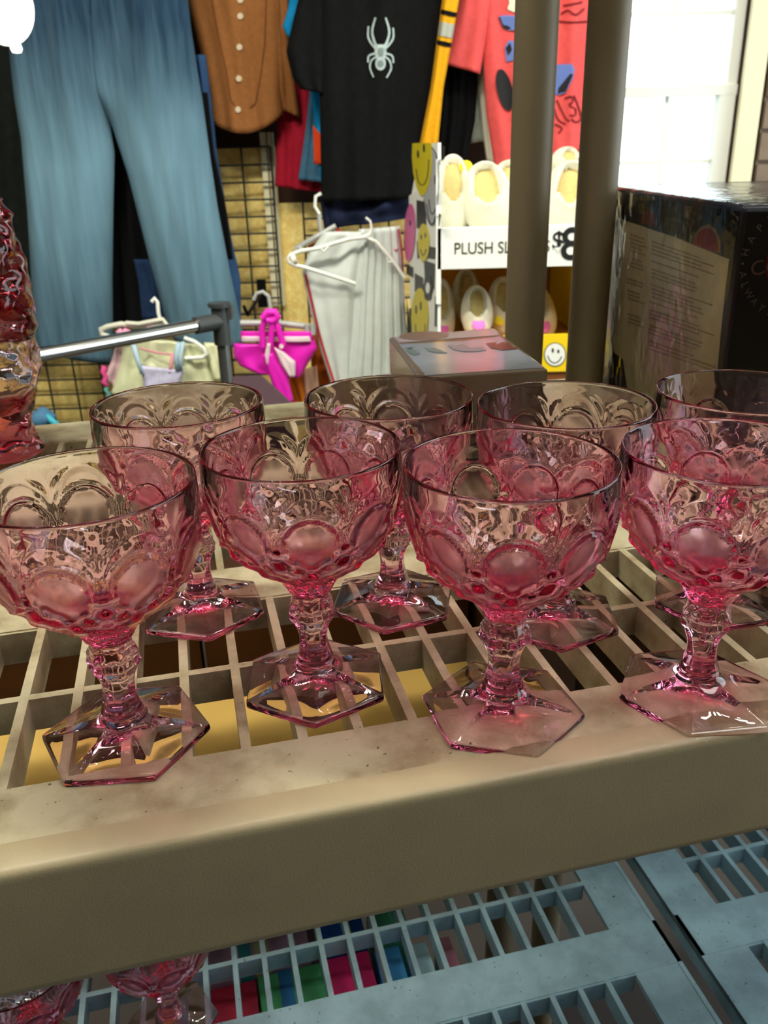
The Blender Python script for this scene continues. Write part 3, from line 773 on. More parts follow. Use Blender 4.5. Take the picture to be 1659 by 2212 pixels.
# ------------------------------------------------------------------ chrome garment rail
ra, rb = onY(-60, 786, 1.42), onY(478, 706, 1.80)
rb.z = ra.z = -0.066
rack = thing('garment_rack', (rb.x, rb.y, FZ), 'chrome garment rail with dark plastic corner joint, left of centre', 'clothes rack')
bm = bmesh.new(); dd = (rb - ra).normalized(); tube(bm, [ra - dd * 0.5, rb], 0.0135, 20)
link('rail', bm, M['chrome'], rack, smooth=True, auto=50)
bm = bmesh.new(); tube(bm, [(rb.x, rb.y, FZ), (rb.x, rb.y, -0.06)], 0.0135, 20)
link('upright', bm, mat('brushed_steel', (120, 124, 122), 0.3, metal=0.8), rack, smooth=True, auto=50)
bm = bmesh.new()
tube(bm, [(rb.x, rb.y, -0.115), (rb.x, rb.y, -0.035)], 0.0185, 20); tube(bm, [(rb.x, rb.y, -0.036), (rb.x, rb.y, -0.028)], 0.024, 20)
tube(bm, [rb - dd * 0.065, rb], 0.0175, 20); box(bm, rb.x + 0.012, rb.y - 0.012, -0.062, rb.x + 0.026, rb.y + 0.012, -0.036)
link('corner_joint', bm, M['dark_plastic'], rack, smooth=True, auto=40)

# dark crate behind the shelf
q = [onZ(500, 812, -0.03), onZ(566, 808, -0.03), onZ(640, 874, -0.03), onZ(500, 886, -0.03)]
bm = bmesh.new(); prism(bm, q, FZ, -0.03); bevel(bm, 0.004, 2)
o = link('storage_crate', bm, mat('dark_plum_board', (58, 40, 48), 0.5), loc=(q[0].x, q[0].y, FZ)); tag(o, 'dark plum box with flat top just behind the shelf', 'crate')
# small blue bundle behind the shelf at left
p = onY(86, 906, 1.75); bm = bmesh.new(); bmesh.ops.create_uvsphere(bm, u_segments=20, v_segments=12, radius=1.0)
for v in bm.verts: v.co = Vector((v.co.x * 0.032 * (1 + 0.15 * sin(5 * v.co.z)), v.co.y * 0.03, v.co.z * 0.024 * (1 + 0.2 * sin(4 * v.co.x)))) + p
bd = thing('cloth_bundle', p, 'small slate blue cloth bundle behind the shelf beside the ruby jar', 'cloth'); link('folded_cloth', bm, mat('slate_blue_cloth', (62, 100, 128), 0.8, 0.2, 50), bd, smooth=True)
bm = bmesh.new(); tube(bm, [p + Vector((0.02, -0.012, 0.012)), p + Vector((0.034, -0.014, -0.004)), p + Vector((0.05, -0.012, -0.018))], [0.006, 0.008, 0.004], 8)
link('tie', bm, mat('teal_tie', (40, 150, 170), 0.6), bd, smooth=True)

# ------------------------------------------------------------------ wire grid on the back wall
def grid_panel(xa, xb, za, zb, label):
    t = thing('wire_grid', ((xa + xb) / 2, YB - 0.06, za), label, 'display grid')
    bm = bmesh.new(); x = xa
    while x <= xb + 1e-6:
        tube(bm, [(x, YB - 0.06, za), (x, YB - 0.06, zb)], 0.0033, 6); x += 0.0875
    link('upright_wires', bm, M['wire'], t)
    bm = bmesh.new(); z = zb
    while z >= za:
        tube(bm, [(xa, YB - 0.066, z), (xb, YB - 0.066, z)], 0.0033, 6); z -= 0.0492
    link('cross_wires', bm, M['wire'], t)
xg = onY(527, 400, YB - 0.06).x; zg = onY(520, 318, YB - 0.06).z; xm = onY(584, 400, YB - 0.06).x
grid_panel(xg - 0.0875 * 9, xg + 0.0875, FZ, zg, 'black wire display grid behind the jeans, over gold board')
grid_panel(xg + 0.0875 * 2, xg + 0.0875 * 6, FZ, onY(650, 436, YB - 0.06).z, 'black wire display grid right of the pale strips, lower top')
bm = bmesh.new(); p = onY(566, 632, YB - 0.075); box(bm, p.x - 0.014, p.y - 0.01, p.z - 0.045, p.x + 0.014, p.y + 0.01, p.z + 0.04); tube(bm, [p, p + Vector((0.01, -0.40, 0.0)), p + Vector((0.01, -0.45, 0.03))], 0.005, 8)
o = link('grid_hook', bm, M['black_dark'], loc=p); tag(o, 'black hook on the wire grid above the magenta swimsuit', 'hook')

# ------------------------------------------------------------------ clothes
def garment(name, at, label, cat, group=None):
    return thing(name, at, label, cat, group)
# wall rail above the picture that the upper row hangs from
wr_ = thing('wall_rail', (0, GY(2.52), 0.86), 'steel wall rail above the clothes, over the top of the picture', 'rail')
bm = bmesh.new(); tube(bm, [(-1.5, GY(2.52), 0.86), (0.74, GY(2.52), 0.86)], 0.012, 12); link('bar', bm, M['chrome'], wr_, smooth=True)
for x in (-1.4, -0.4, 0.7):
    bm = bmesh.new(); tube(bm, [(x, GY(2.52), 0.86), (x, YB, 0.86)], 0.009, 10); link('bracket', bm, M['dark_plastic'], wr_, smooth=True)
# jeans
jl = onY(250, 770, GY(2.30))
je = garment('jeans', jl, 'faded blue jeans hanging at upper left above the chrome rail', 'jeans', 'clothes on the wall')
DN = M['denim']
lg_ = cloth_part('leg', [(42, -210), (28, -60), (16, 60), (22, 140), (30, 210), (45, 300), (58, 450), (67, 600), (76, 752)], [(205, -210), (206, -60), (208, 60), (214, 150), (222, 206), (236, 260), (247, 330), (244, 450), (242, 600), (244, 782)], 2.298, DN, je, bulge=0.048, folds=1.5, amp=0.005, n=34, m=70, ph=0.6, seam=(1, 0.40))
cloth_part('leg', [(205, -210), (206, -60), (208, 60), (214, 150), (222, 206), (236, 255), (248, 292), (277, 380), (322, 560), (366, 722)], [(392, -210), (400, -60), (412, 60), (424, 140), (436, 210), (455, 350), (470, 450), (497, 590), (529, 738)], 2.298, DN, je, bulge=0.048, folds=1.5, amp=0.005, n=34, m=70, ph=2.0, hem=18, seam=(-1, 0.42))
hb = on_cloth(lg_)
patch('fly_seam', strip_quads([(203, 12), (205, 60), (209, 110), (213, 150), (218, 190)], 2.2) + strip_quads([(196, -40), (196, 30), (204, 52)], 1.6), mat('dark_denim_seam', (34, 50, 66), 0.9), je, hb, Vector((0, -1, 0)), 0.001)
# darker trousers and jeans behind
bk = garment('trousers', onY(20, 700, GY(2.50)), 'black trousers hanging at the far left, behind the faded jeans', 'trousers', 'clothes on the wall')
cloth_part('leg', [(-90, -60), (-85, 300), (-70, 730)], [(70, -60), (75, 300), (84, 715)], 2.50, mat('charcoal_cloth', (26, 30, 28), 0.9, 0.2, 40), bk, bulge=0.03, folds=2, amp=0.01)
b2 = garment('trousers', onY(290, 690, GY(2.46)), 'black trousers glimpsed between the legs of the faded jeans', 'trousers', 'clothes on the wall')
cloth_part('leg', [(215, 210), (222, 400), (228, 705)], [(330, 210), (345, 450), (380, 705)], 2.46, M['black_dark'], b2, bulge=0.03, folds=2, amp=0.012)
cloth_part('side_panel', [(430, 200), (450, 330), (475, 470), (485, 560)], [(448, 200), (462, 330), (488, 450), (504, 560)], 2.42, M['black_dark'], b2, bulge=0.01, folds=1, amp=0.002, n=8)
b3 = garment('jeans', onY(490, 700, GY(2.43)), 'mid-blue jeans behind the faded pair, edge showing at right', 'jeans', 'clothes on the wall')
cloth_part('leg', [(400, 120), (430, 330), (455, 560), (470, 728)], [(448, 120), (468, 330), (500, 520), (519, 600), (521, 728)], 2.51, mat('mid_blue_denim', (52, 84, 124), 0.85, 0.2, 60, stretch=(4, 1, 0.5)), b3, bulge=0.025, folds=1.5, amp=0.006)
cloth_part('leg', [(288, 560), (300, 620), (306, 690)], [(330, 560), (345, 620), (356, 690)], 2.37, mat('navy_denim', (32, 52, 84), 0.9, 0.2, 60), b3, bulge=0.01, n=10, m=14)
# brown shirt
br = mat('brown_linen', (142, 92, 50), 0.9, 0.10, 90, bump=0.25, bscale=500)
sh = garment('shirt', onY(525, 280, GY(2.52)), 'brown button-up shirt with pale buttons, right of the faded jeans', 'shirt', 'clothes on the wall')
body = cloth_part('shirt_body', [(392, -140), (404, 0), (432, 110), (452, 215), (456, 262)], [(600, -140), (604, 0), (606, 120), (608, 200), (612, 246)], 2.52, br, sh, bulge=0.022, folds=2.0, amp=0.006, hem=34, ph=0.8, n=40)
cloth_part('side_flap', [(592, -60), (598, 100), (600, 232)], [(620, -60), (626, 110), (648, 254)], 2.535, br, sh, bulge=0.012, folds=1, amp=0.005, n=12)
bp_ = on_cloth(body, 0.002)
patch('placket_seam', strip_quads([(455, -20), (470, 70), (488, 150), (498, 215), (506, 228)], 1.5), mat('dark_brown_seam', (112, 68, 36), 0.9), sh, bp_, Vector((0, -1, 0)), 0.0006)  # placket seams drawn as strips of darker brown
patch('placket_seam', strip_quads([(576, -20), (572, 90), (562, 170), (552, 222), (540, 232)], 1.5), mat('dark_brown_seam', (112, 68, 36), 0.9), sh, bp_, Vector((0, -1, 0)), 0.0006)
for x, y in ((519, 0), (519, 35), (517, 102), (516, 170), (514, 237)):
    c = bp_(x, y)
    if c is None: continue
    bm = bmesh.new(); bmesh.ops.create_cone(bm, cap_ends=True, radius1=0.0085, radius2=0.0075, depth=0.004, segments=20); bm.transform(Matrix.Translation(c) @ Matrix.Rotation(pi / 2, 4, 'X'))
    link('button', bm, mat('pale_button', (206, 190, 160), 0.4), sh)
# dark red, steel blue and bright blue clothes between the shirts
g1 = garment('shirt', onY(640, 405, GY(2.60)), 'dark red garment below the brown shirt', 'shirt', 'clothes on the wall')
cloth_part('shirt_body', [(590, 150), (598, 280), (594, 402)], [(720, 150), (720, 280), (716, 418)], 2.60, mat('crimson_cloth', (160, 24, 46), 0.85, 0.12, 40), g1, bulge=0.02, folds=2, amp=0.008)
g2 = garment('shirt', onY(670, 390, GY(2.54)), 'steel blue garment beside the dark red one', 'shirt', 'clothes on the wall')
cloth_part('shirt_body', [(672, 160), (660, 280), (644, 388)], [(730, 160), (730, 280), (726, 396)], 2.54, mat('steel_blue_cloth', (70, 112, 140), 0.85, 0.12, 60), g2, bulge=0.014, folds=2, amp=0.005)
g3 = garment('shirt', onY(690, 360, GY(2.47)), 'bright blue garment with an orange edge behind the black T-shirt', 'shirt', 'clothes on the wall')
cb = mat('bright_blue_cloth', (16, 136, 196), 0.8, 0.1, 50)
cloth_part('shirt_body', [(664, 150), (672, 205), (682, 290), (692, 394)], [(740, 150), (740, 290), (740, 396)], 2.47, cb, g3, bulge=0.01, folds=1, amp=0.003, n=14)
cloth_part('sleeve', [(630, -40), (622, 20), (610, 58), (621, 80)], [(700, -40), (690, 20), (664, 60), (640, 80)], 2.47, cb, g3, bulge=0.01, folds=1, amp=0.003, n=12, m=14)
cloth_part('side_panel', [(676, 270), (677, 300), (678, 354)], [(700, 300), (702, 330), (702, 356)], 2.455, mat('orange_cloth', (232, 74, 30), 0.8), g3, bulge=0.004, amp=0.001, n=8, m=10)
bm = bmesh.new(); p = onY(672, 152, GY(2.45)); bmesh.ops.create_uvsphere(bm, u_segments=14, v_segments=8, radius=0.014); bm.transform(Matrix.Translation(p))
link('tag', bm, mat('pink_tag', (214, 84, 130), 0.6), g3, smooth=True)
# black T-shirt with a silver spider
ts = garment('t_shirt', onY(795, 425, GY(2.30)), 'black T-shirt with a silver spider emblem in the middle of the wall', 'T-shirt', 'clothes on the wall')
tb = cloth_part('shirt_body', [(672, -120), (684, 0), (690, 200), (692, 300), (694, 436)], [(968, -120), (957, 0), (940, 140), (916, 280), (898, 428)], 2.30, M['black'], ts, bulge=0.024, folds=2, amp=0.006, n=44, m=50)
cloth_part('sleeve', [(664, -80), (634, 40), (618, 110), (632, 168), (648, 192)], [(720, -80), (712, 60), (706, 150), (704, 190), (704, 204)], 2.31, M['black'], ts, bulge=0.02, folds=1, amp=0.004, n=16)
te = on_cloth(tb, 0.003)
sil = mat('silver_print', (168, 186, 184), 0.4, 0.2, 120)
spi = []
cxs, cys = 822, 108
def leg(pts, w0, w1):
    c = curve(pts, 12); n = len(c) - 1
    return [pstroke([c[i], c[i + 1]], (w0 + (w1 - w0) * i / n) * 0.92, (w0 + (w1 - w0) * (i + 1) / n) * 0.92) for i in range(n)]
spi += leg([(cxs - 6, 106), (cxs - 14, 88), (cxs - 18, 66), (cxs - 11, 38)], 3.2, 2.0) + leg([(cxs + 6, 106), (cxs + 15, 88), (cxs + 19, 66), (cxs + 11, 38)], 3.2, 2.0)
spi += leg([(cxs - 9, 106), (cxs - 20, 94), (cxs - 27, 78), (cxs - 26, 57)], 2.6, 1.8) + leg([(cxs + 9, 106), (cxs + 21, 94), (cxs + 28, 80), (cxs + 27, 60)], 2.6, 1.8)
spi += leg([(cxs - 8, 116), (cxs - 18, 117), (cxs - 26, 122), (cxs - 27, 135)], 2.4, 1.7) + leg([(cxs + 8, 116), (cxs + 18, 117), (cxs + 26, 122), (cxs + 28, 136)], 2.4, 1.7)
spi += leg([(cxs - 8, 122), (cxs - 19, 130), (cxs - 23, 146), (cxs - 15, 167)], 2.4, 1.6) + leg([(cxs + 8, 122), (cxs + 19, 130), (cxs + 23, 148), (cxs + 13, 168)], 2.4, 1.6)
spi += [[(cxs - 11, 96), (cxs - 5, 102), (cxs, 104), (cxs + 5, 102), (cxs + 11, 96), (cxs + 13, 112), (cxs + 10, 126), (cxs - 10, 126), (cxs - 13, 112)], ell(cxs, 137, 11.5, 15)]
patch('spider_emblem', spi, sil, ts, te, Vector((0, -1, 0)), 0.001)
patch('spider_shading', [ell(cxs, 112, 6, 9), ell(cxs, 138, 7, 8), ], mat('grey_print_dark', (112, 130, 128), 0.5), ts, on_cloth(tb, 0.0045), Vector((0, -1, 0)), 0.0006)
# navy shorts below the T-shirt
nv = garment('shorts', onY(790, 485, GY(2.36)), 'navy shorts hanging just below the black T-shirt', 'shorts', 'clothes on the wall')
nm = mat('navy_cloth', (24, 32, 56), 0.85, 0.15, 50)
cloth_part('shorts_body', [(688, 415), (694, 450), (700, 494)], [(892, 415), (886, 440), (878, 472)], 2.36, nm, nv, bulge=0.03, folds=1.5, amp=0.01, m=14)
cloth_part('cuff', [(696, 440), (700, 496)], [(730, 440), (732, 494)], 2.345, nm, nv, bulge=0.012, folds=1, amp=0.002, n=10, m=10)
# striped yellow sleeve
yl = garment('sweater', onY(935, 300, GY(2.26)), 'mustard yellow striped sleeve hanging right of the black T-shirt', 'sweater', 'clothes on the wall')
ym = mat('mustard_knit', (226, 164, 28), 0.9, 0.08, 80, bump=0.3, bscale=600)
ys = cloth_part('sleeve', [(962, -80), (955, 0), (946, 70), (930, 190), (906, 314)], [(1000, -80), (992, 0), (978, 80), (958, 190), (946, 314)], 2.26, ym, yl, bulge=0.03, folds=1, amp=0.003, n=18, m=60)
yo = on_cloth(ys, 0.002)
def band(y0, y1, sl=0.22):
    def iy(P, y):
        for p, q in zip(P, P[1:]):
            if y <= q[1]: return p[0] + (q[0] - p[0]) * (y - p[1]) / (q[1] - p[1])
        return P[-1][0]
    def xl(y): return iy([(962, -80), (955, 0), (946, 70), (930, 190), (906, 314)], y)
    def xr(y): return iy([(1000, -80), (992, 0), (978, 80), (958, 190), (946, 314)], y)
    out = []
    for k in range(20):
        f0, f1 = 0.5 - 0.5 * cos(pi * k / 20), 0.5 - 0.5 * cos(pi * (k + 1) / 20)
        q = []
        for f, yy in ((f0, y0), (f1, y0), (f1, y1), (f0, y1)):
            x = xl(yy) + 0.6 + (xr(yy) - xl(yy) - 1.2) * f; q.append((x, yy + sl * (x - xl(yy))))
        out.append(q)
    return out
patch('stripe', band(20, 30), M['black'], yl, yo, Vector((0, -1, 0)), 0.001)
patch('stripe', band(46, 76), mat('grey_knit', (170, 172, 158), 0.9), yl, yo, Vector((0, -1, 0)), 0.001)
patch('stripe', band(86, 96), M['black'], yl, yo, Vector((0, -1, 0)), 0.001)
# black garment, grey and white ones
bg = garment('trousers', onY(990, 340, GY(2.52)), 'black garment hanging between the striped sleeve and the coral T-shirt', 'trousers', 'clothes on the wall')
cloth_part('leg', [(930, -130), (940, 90), (950, 200), (938, 350)], [(1030, -130), (1032, 90), (1032, 180), (1026, 260), (1008, 352)], 2.52, M['black_dark'], bg, bulge=0.03, folds=2, amp=0.008)
gg = garment('shirt', onY(1030, 308, GY(2.56)), 'pale grey garment peeping out left of the coral T-shirt', 'shirt', 'clothes on the wall')
cloth_part('shirt_body', [(1050, -130), (1046, 60), (1022, 200), (1014, 310)], [(1090, -130), (1080, 60), (1060, 180), (1058, 220), (1052, 304)], 2.56, mat('pale_grey_cloth', (158, 168, 160), 0.9, 0.1, 60), gg, bulge=0.012, folds=1, amp=0.003, n=12)
wg = garment('shirt', onY(1055, 350, GY(2.50)), 'white garment edge along the left of the coral T-shirt', 'shirt', 'clothes on the wall')
cloth_part('shirt_body', [(1068, -130), (1060, 60), (1034, 190), (1042, 280), (1052, 350)], [(1100, -130), (1080, 60), (1066, 150), (1064, 220), (1068, 300), (1068, 358)], 2.50, mat('white_cloth', (224, 226, 210), 0.9), wg, bulge=0.012, folds=1, amp=0.002, n=10)
# coral T-shirt
rd = garment('t_shirt', onY(1150, 360, GY(2.42)), 'coral red T-shirt with blue and black print behind the beige posts', 'T-shirt', 'clothes on the wall')
cm = mat('coral_cloth', (222, 88, 86), 0.9, 0.08, 70, bump=0.2, bscale=400)
rt_ = cloth_part('shirt_body', [(1030, -120), (1034, 0), (1042, 120), (1052, 250), (1070, 372)], [(1296, -120), (1290, 0), (1280, 160), (1270, 322)], 2.42, cm, rd, bulge=0.024, folds=2.5, amp=0.008, n=44, m=44)
cloth_part('sleeve', [(1010, -80), (992, 0), (975, 70), (958, 138)], [(1075, -80), (1062, 0), (1050, 80), (1037, 160)], 2.40, cm, rd, bulge=0.024, folds=1, amp=0.004, n=18)
ro_ = on_cloth(rt_, 0.003)
blk = mat('black_shirt_print', (40, 40, 42), 0.8); blu = mat('blue_shirt_print', (104, 126, 190), 0.8)
patch('graphic_print', [[(1077, 36), (1090, 33), (1140, 36), (1140, 62), (1100, 66), (1086, 60)], [(1090, 102), (1098, 88), (1110, 88), (1110, 130), (1094, 134)], [(1196, 140), (1234, 138), (1241, 148), (1238, 168), (1222, 200), (1206, 206), (1196, 200)]], blu, rd, ro_, Vector((0, -1, 0)), 0.001)
patch('graphic_print', [ell(1090, 194, 17, 46, -0.22), [(1078, 38), (1088, 36), (1096, 50), (1104, 62), (1096, 64), (1086, 58)], [(1092, 104), (1102, 92), (1106, 108), (1098, 120)], [(1213, 160), (1238, 160), (1222, 198), (1204, 202), (1216, 180)]], blk, rd, on_cloth(rt_, 0.0045), Vector((0, -1, 0)), 0.0008)
patch('graphic_print', [[(1095, -20), (1100, 6), (1096, 20), (1108, 26), (1114, 26), (1114, -20)]], mat('cream_shirt_print', (226, 220, 190), 0.8), rd, ro_, Vector((0, -1, 0)), 0.001)
mar = mat('maroon_shirt_print', (120, 34, 40), 0.8)
for pts in ([(1196, 232), (1206, 258), (1222, 268)], [(1203, 216), (1220, 252), (1230, 262)], [(1220, 212), (1238, 208), (1236, 222), (1228, 226), (1244, 236), (1242, 250), (1230, 248)], [(1240, 206), (1250, 232), (1256, 256), (1244, 264), (1234, 256)], [(1198, 268), (1214, 276), (1206, 288)], [(1212, 30), (1226, 22), (1244, 32), (1262, 18)], [(1200, 44), (1230, 48), (1270, 46)], [(1216, 12), (1240, 8), (1258, 4)]):
    patch('scribble_line', strip_quads(curve(pts, 10), 1.6), mar, rd, ro_, Vector((0, -1, 0)), 0.0008)

# grey sports trousers on a white hanger
gt = garment('trousers', onY(790, 830, GY(2.04)), 'pale grey pleated sports trousers with red piping on a white hanger', 'trousers', 'clothes on low hooks')
gm = mat('pale_grey_nylon', (212, 220, 216), 0.6, 0.05, 30)
ga = cloth_part('leg', [(700, 500), (668, 545), (652, 585), (668, 660), (690, 750), (722, 850)], [(800, 500), (790, 560), (780, 620), (772, 700), (762, 780), (756, 850)], 2.04, gm, gt, bulge=0.03, folds=1.2, amp=0.006, ph=1.0, n=30)
gb = cloth_part('leg', [(775, 495), (770, 560), (764, 620), (758, 720), (744, 850)], [(864, 488), (872, 560), (874, 640), (880, 740), (884, 850)], 2.02, gm, gt, bulge=0.024, folds=6, amp=0.0035, wav=0.15, n=70)
def off(pts, dx): return [(x + dx, y) for x, y in pts]
rp_ = mat('red_piping', (200, 52, 62), 0.7)
le_ = [(654, 592), (668, 655), (690, 745), (722, 845)]
patch('piping', strip_quads(curve([(x + 6, y) for x, y in le_], 14), 2.6), rp_, gt, on_cloth(ga, 0.002), Vector((0, -1, 0)), 0.0012)
patch('piping', strip_quads(curve([(861, 494), (868, 545), (870, 590)], 8), 1.6), rp_, gt, on_cloth(gb, 0.002), Vector((0, -1, 0)), 0.0012)
patch('red_mark', strip_quads([(851, 538), (855, 543), (859, 537)], 1.2), rp_, gt, on_cloth(gb, 0.002), Vector((0, -1, 0)), 0.001)
hg = thing('hanger', onY(720, 540, GY(1.965)), 'white plastic clothes hanger across the pale grey trousers', 'hanger')
def hp(pts, Y): return [onY(x, y, GY(Y)) for x, y in pts]
bm = bmesh.new()
tube(bm, hp([(768, 613), (710, 594), (660, 578), (634, 572), (624, 566), (622, 558), (628, 550), (650, 542), (690, 536), (720, 526), (756, 516), (790, 512), (812, 522), (830, 542), (850, 566), (868, 592), (874, 600)], 1.965), 0.0052, 8)
tube(bm, hp([(640, 558), (632, 561)], 1.964), 0.012, 8)
for a, b, c in (((692, 536), (700, 544), (712, 530)), ((836, 556), (838, 566), (848, 566))): tube(bm, hp([a, b, c], 1.962), 0.003, 6)
link('hanger_arm', bm, M['hang_white'], hg, smooth=True, auto=60)
bm = bmesh.new(); tube(bm, hp([(790, 512), (800, 505), (803, 495), (800, 478), (790, 470)], 1.966), [0.008, 0.005, 0.003, 0.003, 0.003], 8)
link('hook', bm, M['hang_white'], hg, smooth=True, auto=60)
# red folded garment on a clear hanger behind
rf = garment('shorts', onY(700, 525, GY(2.14)), 'folded red garment on a clear hanger, left of the grey trousers', 'shorts')
cloth_part('folded_cloth', [(664, 532), (674, 540)], [(732, 494), (742, 506)], 2.14, mat('red_cloth', (176, 28, 40), 0.8, 0.2, 60), rf, bulge=0.012, folds=3, amp=0.003, n=20, m=8)
h2 = thing('hanger', onY(690, 515, GY(2.12)), 'clear plastic hanger above the folded red garment', 'hanger')
bm = bmesh.new(); tube(bm, hp([(640, 546), (640, 536), (690, 508), (726, 488)], 2.12), 0.0075, 8); tube(bm, hp([(694, 506), (690, 480), (690, 462)], 2.12), 0.006, 8); tube(bm, hp([(645, 534), (655, 544)], 2.11), 0.006, 8)
link('hanger_arm', bm, M['hang_clear'], h2, smooth=True, auto=60)
bm = bmesh.new(); tube(bm, hp([(690, 462), (680, 446), (682, 424), (694, 418)], 2.12), 0.0045, 8); link('hook', bm, M['hang_white'], h2, smooth=True, auto=60)
# magenta swimsuit on a smoky hanger
sw_ = garment('swimsuit', onY(600, 860, GY(2.0)), 'magenta swimsuit with white panels on a clear hanger', 'swimsuit')
mg = mat('magenta_lycra', (236, 30, 196), 0.5, 0.05, 40); wp = mat('white_lycra', (236, 214, 222), 0.6)
cloth_part('front_panel', [(505, 742), (505, 770), (518, 790), (545, 802)], [(600, 742), (604, 770), (606, 800), (608, 812)], 2.00, mg, sw_, bulge=0.016, folds=1, amp=0.003, n=16, m=16)
cloth_part('back_panel', [(590, 722), (592, 760), (620, 815)], [(674, 722), (685, 752), (650, 812)], 2.005, mg, sw_, bulge=0.016, folds=1, amp=0.003, n=16, m=16)
cloth_part('waistband', [(520, 716), (520, 732)], [(672, 716), (676, 732)], 1.995, mg, sw_, bulge=0.010, folds=2, amp=0.001, n=20, m=6)
cloth_part('white_panel', [(592, 750), (606, 786), (626, 815)], [(614, 762), (638, 782), (638, 812)], 1.945, wp, sw_, bulge=0.008, folds=1, amp=0.002, n=10, m=12)
cloth_part('white_panel', [(577, 742), (572, 765), (575, 788)], [(584, 742), (583, 765), (580, 788)], 1.948, wp, sw_, bulge=0.004, folds=1, amp=0.001, n=6, m=8)
cloth_part('white_panel', [(522, 727), (522, 738)], [(668, 727), (672, 738)], 1.982, wp, sw_, bulge=0.004, folds=1, amp=0.001, n=14, m=4)
cloth_part('strap', [(566, 766), (588, 830), (608, 868)], [(590, 762), (622, 816), (634, 868)], 1.955, mg, sw_, bulge=0.008, folds=1, amp=0.001, n=8, m=16)
bm = bmesh.new()
tube(bm, hp([(568, 750), (566, 712), (572, 690), (582, 680), (594, 690), (602, 712), (612, 745)], 1.965), 0.0085, 10); tube(bm, hp([(584, 748), (586, 720), (588, 700), (584, 684)], 1.96), 0.008, 10)
tube(bm, hp([(568, 688), (578, 674), (594, 674), (600, 684), (590, 694), (576, 692)], 1.958), 0.010, 10)
link('halter_tie', bm, mg, sw_, smooth=True, auto=60)
bm = bmesh.new(); c = onY(608, 748, GY(1.955)); bmesh.ops.create_cone(bm, cap_ends=True, radius1=0.006, radius2=0.006, depth=0.003, segments=14); bm.transform(Matrix.Translation(c) @ Matrix.Rotation(pi / 2, 4, 'X')); link('ring', bm, wp, sw_)
h3 = thing('hanger', onY(600, 705, GY(2.015)), 'smoky clear hanger holding the magenta swimsuit', 'hanger')
bm = bmesh.new(); tube(bm, hp([(520, 698), (600, 698), (672, 706)], 2.02), 0.009, 8); 
for x in (662, 674): tube(bm, hp([(x, 700), (x + 3, 722)], 2.0), 0.007, 8)
link('hanger_arm', bm, M['hang_clear'], h3, smooth=True, auto=60)
bm = bmesh.new(); tube(bm, hp([(584, 700), (584, 664), (580, 640), (568, 630), (554, 634), (548, 648)], 2.02), 0.0052, 8); link('hook', bm, M['hang_clear'], h3, smooth=True, auto=60)
# orange garments low down
og = garment('shirt', onY(655, 880, GY(2.12)), 'orange garment under the magenta swimsuit', 'shirt')
cloth_part('shirt_body', [(600, 808), (620, 850), (630, 900)], [(672, 800), (680, 850), (690, 900)], 2.12, mat('orange_cotton', (232, 136, 44), 0.85, 0.2, 30), og, bulge=0.02, folds=2, amp=0.006, n=18, m=14)
cloth_part('lining', [(652, 800), (656, 850), (660, 900)], [(684, 790), (690, 850), (700, 900)], 2.10, mat('pale_pink_cotton', (232, 190, 160), 0.85), og, bulge=0.01, folds=1, amp=0.003, n=10, m=10)
cloth_part('hem', [(632, 868), (634, 905)], [(668, 866), (672, 905)], 2.095, mat('coral_cotton', (240, 110, 90), 0.85), og, bulge=0.006, amp=0.001, n=8, m=6)
rg = garment('trousers', onY(700, 830, GY(2.16)), 'rust brown garment between the swimsuit and the grey trousers', 'trousers')
cloth_part('leg', [(676, 720), (674, 780), (672, 850)], [(700, 720), (714, 780), (740, 850)], 2.16, mat('rust_cloth', (164, 84, 24), 0.9, 0.15, 40), rg, bulge=0.02, folds=1, amp=0.004, n=14)
# pale baby clothes below the rail
bc = garment('baby_top', onY(330, 840, GY(2.0)), 'pale yellow-green baby top with lilac front below the chrome rail', 'baby clothes')
pm = mat('pale_lime_cotton', (222, 226, 186), 0.9, 0.05, 40)
cloth_part('shirt_body', [(268, 722), (262, 780), (240, 850)], [(450, 748), (455, 790), (470, 852)], 2.0, pm, bc, bulge=0.02, folds=3, amp=0.007, n=36)
cloth_part('sleeve', [(440, 740), (450, 780), (462, 822)], [(478, 742), (488, 780), (492, 818)], 1.99, pm, bc, bulge=0.012, folds=1, amp=0.003, n=12, m=12)
cloth_part('front_panel', [(302, 790), (310, 820), (312, 850)], [(398, 800), (388, 825), (386, 850)], 1.955, mat('lilac_print_cotton', (196, 194, 220), 0.9, 0.15, 60), bc, bulge=0.008, folds=2, amp=0.002, n=16, m=10)
bm = bmesh.new(); tube(bm, hp([(386, 740), (380, 770), (384, 800)], 1.95), 0.006, 8); tube(bm, hp([(396, 738), (390, 775), (392, 800)], 1.95), 0.004, 8); tube(bm, hp([(288, 744), (298, 780), (308, 808)], 1.95), 0.006, 8)
link('strap', bm, mat('baby_blue_ribbon', (176, 206, 226), 0.8), bc, smooth=True)
bm = bmesh.new(); tube(bm, hp([(300, 752), (340, 762), (370, 766)], 1.95), 0.003, 6); tube(bm, hp([(372, 764), (370, 790), (366, 806)], 1.95), 0.005, 6)
link('trim_tape', bm, mat('rose_tape', (222, 150, 160), 0.8), bc, smooth=True)
b2_ = garment('baby_top', onY(245, 830, GY(2.06)), 'pale pink frilled baby garment left of the lime top', 'baby clothes')
cloth_part('shirt_body', [(252, 740), (240, 780), (226, 812)], [(290, 740), (276, 800), (262, 850)], 2.06, mat('pale_pink_cloth', (234, 200, 208), 0.9), b2_, bulge=0.012, folds=1, amp=0.004, n=12, m=16)
bm = bmesh.new(); tube(bm, hp([(226, 792), (222, 804), (230, 812), (224, 824), (232, 834)], 2.05), 0.008, 8); link('frill', bm, mat('hot_pink_frill', (238, 90, 160), 0.8), b2_, smooth=True)
